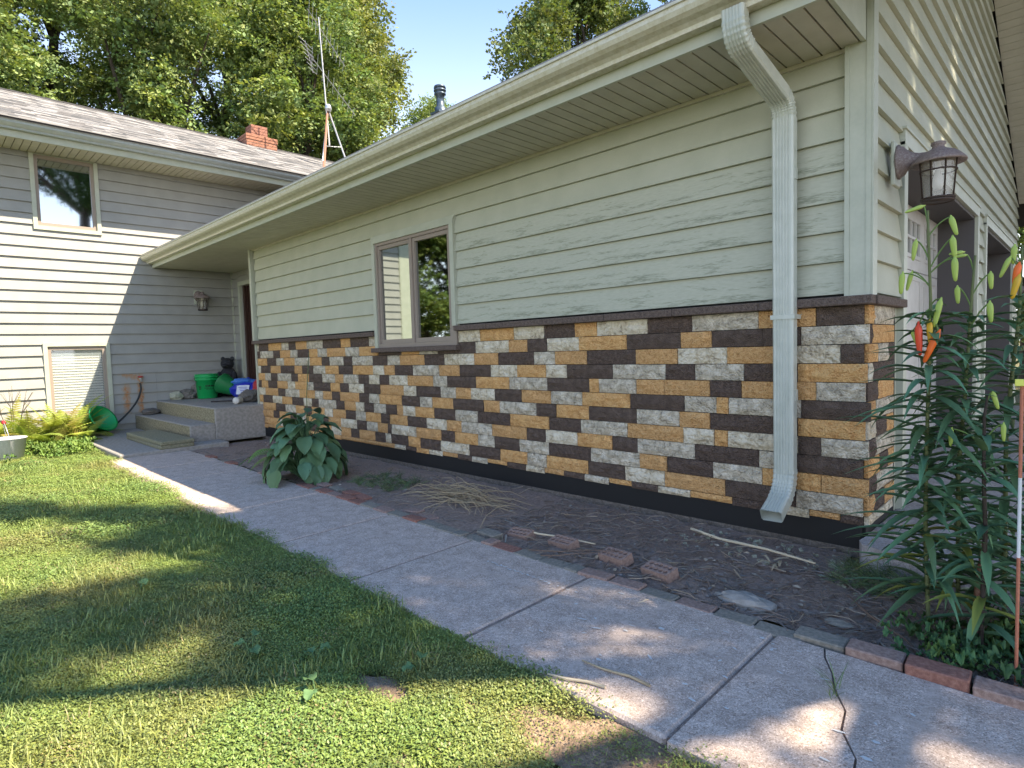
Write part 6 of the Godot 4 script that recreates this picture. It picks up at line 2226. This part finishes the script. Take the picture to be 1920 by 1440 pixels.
func build_trees() -> void:
	clusters = [cluster_mesh(54, 0.50, 0.115, 1), cluster_mesh(54, 0.52, 0.11, 2), cluster_mesh(50, 0.48, 0.12, 3), cluster_mesh(56, 0.55, 0.115, 4)]
	var g := "tall trees behind the house"
	var A := Color(0.220, 0.300, 0.115)
	var B := Color(0.190, 0.265, 0.105)
	tree("maple_tree", "broad maple beyond the far end of the house ridge", Vector3(-25.5, -0.05, 3.5), 18.5, 3.5, 5.2, 34, 60, A, 11, g)
	tree("maple_tree", "dark-trunked maple behind the ridge, over the upper window", Vector3(-27.0, -0.05, -0.6), 20.0, 4.0, 5.0, 34, 58, B, 14, g)
	tree("maple_tree", "maple with forked trunk behind the house ridge", Vector3(-23.4, -0.05, -2.6), 18.0, 4.5, 4.4, 32, 52, A, 17, g)
	tree("maple_tree", "maple standing directly behind the brick chimney", Vector3(-26.0, -0.05, -6.2), 20.0, 4.0, 4.8, 34, 56, B, 20, g)
	tree("maple_tree", "bright maple behind the roof antenna", Vector3(-21.6, -0.05, -7.8), 17.0, 3.8, 4.2, 32, 56, A, 23, g)
	tree("silver_maple", "tall pale tree with pointed shoots tapering toward the open sky", Vector3(-23.8, -0.05, -11.0), 19.0, 3.5, 4.2, 44, 52, Color(0.225, 0.275, 0.105), 26, g, 0.85)
	tree("maple_tree", "low rounded tree seen between the flue pipe and open sky", Vector3(-27.5, -0.05, -19.0), 15.8, 3.0, 4.2, 26, 50, A, 29, g)
	tree("oak_tree", "dark spreading tree rising behind the garage roof", Vector3(-14.9, -0.05, -16.8), 18.0, 4.0, 4.3, 38, 60, Color(0.15, 0.20, 0.065), 32, g)
	tree("oak_tree", "tree behind the garage ridge, beyond the spreading one", Vector3(-8.5, -0.05, -19.0), 18.0, 5.0, 4.6, 30, 50, Color(0.09, 0.135, 0.04), 35, g)
	tree("maple_tree", "tree at the end of the drive past the garage front", Vector3(-0.3, -0.05, -19.5), 12.0, 1.2, 4.2, 30, 52, A, 38, g)
	tree("maple_tree", "tree filling in between the far maples", Vector3(-31.0, -0.05, -12.0), 20.0, 3.5, 5.2, 32, 52, B, 41, g)
	# yard trees on the viewer's side; the windows mirror them
	var g2 := "trees on the front lawn"
	tree("lawn_tree", "low-branched tree on the front lawn mirrored in garage window", Vector3(-17.5, -0.05, 11.5), 9.5, 0.6, 3.6, 34, 60, Color(0.13, 0.19, 0.045), 44, g2)
	tree("lawn_tree", "tree beyond the house corner mirrored in the left casement", Vector3(-22.5, -0.05, 10.5), 10.5, 0.6, 3.6, 32, 56, B, 47, g2)
	tree("lawn_tree", "bushy tree at the lawn's far edge", Vector3(-13.0, -0.05, 15.5), 10.0, 0.6, 3.8, 32, 56, B, 50, g2)
	# unseen trees across the drive, added to darken the gable and house wall
	var g3 := "added unseen trees across the drive"
	tree("added_drive_tree", "added unseen full tree across the drive that darkens the garage doors", Vector3(11.5, -0.05, -9.5), 13.0, 2.0, 4.6, 34, 50, B, 53, g3)
	tree("added_drive_tree", "added unseen tall tree past the end of the drive", Vector3(9.5, -0.05, -16.5), 14.0, 2.0, 4.6, 32, 50, B, 56, g3)
	tree("added_drive_tree", "added unseen broad tree across the drive farthest from the house", Vector3(15.0, -0.05, -14.5), 13.0, 6.0, 4.6, 32, 50, B, 59, g3)
	build_shade_trees()

# ---------------------------------------------------------------- scene
func _ready() -> void:
	rng.seed = 2024
	var cam := Camera3D.new()
	cam.name = "camera"
	add_child(cam)
	cam.transform = Transform3D(Basis.from_euler(Vector3(deg_to_rad(-3.37013), deg_to_rad(44.532), deg_to_rad(-1.71531))), Vector3(1.003, 1.3, 4.0))
	cam.fov = 65.80
	cam.near = 0.05
	cam.far = 600.0
	cam.current = true
	var we := WorldEnvironment.new()
	we.name = "environment"
	add_child(we)
	var env := Environment.new()
	env.background_mode = Environment.BG_SKY
	var sky := Sky.new()
	var ps := ProceduralSkyMaterial.new()
	ps.sky_top_color = Color(0.165, 0.265, 0.40)
	ps.sky_horizon_color = Color(0.785, 0.80, 0.812)
	ps.sky_curve = 0.15
	ps.ground_bottom_color = Color(0.20, 0.20, 0.17)
	ps.ground_horizon_color = Color(0.5, 0.55, 0.55)
	ps.sky_energy_multiplier = 1.0
	sky.sky_material = ps
	env.sky = sky
	env.background_energy_multiplier = 1.0
	env.tonemap_mode = Environment.TONE_MAPPER_LINEAR
	env.tonemap_exposure = 8.2
	env.sdfgi_enabled = true
	env.ssao_enabled = true
	env.ssil_enabled = true
	we.environment = env
	var sun := DirectionalLight3D.new()
	sun.name = "sun"
	add_child(sun)
	sun.light_color = Color(1.0, 0.94, 0.84)
	sun.light_energy = 0.6
	sun.light_angular_distance = 0.5
	sun.shadow_enabled = true
	sun.look_at_from_position(Vector3.ZERO, SUN_DIR, Vector3.UP)
	make_materials()
	print("materials ", Time.get_ticks_msec())
	build_ground()
	build_garage()
	build_house()
	print("buildings ", Time.get_ticks_msec())
	build_trees()
	print("trees ", Time.get_ticks_msec())
	build_entry()
	build_bricks()
	wall_lamp(Vector3(0.062, 2.392, -0.48), "weathered bronze lantern on the garage front beside the corner post")
	wall_lamp(Vector3(XB + 0.022, 2.50, -0.10), "bronze lantern on the shaded house wall over the landing")
	wall_lamp(Vector3(0.062, 2.0, -8.72), "bronze lantern at the far end of the garage front")
	build_antenna()
	build_lilies()
	build_hosta()
	build_ferns()
	build_lawn()
	build_litter()
	print("done ", Time.get_ticks_msec())
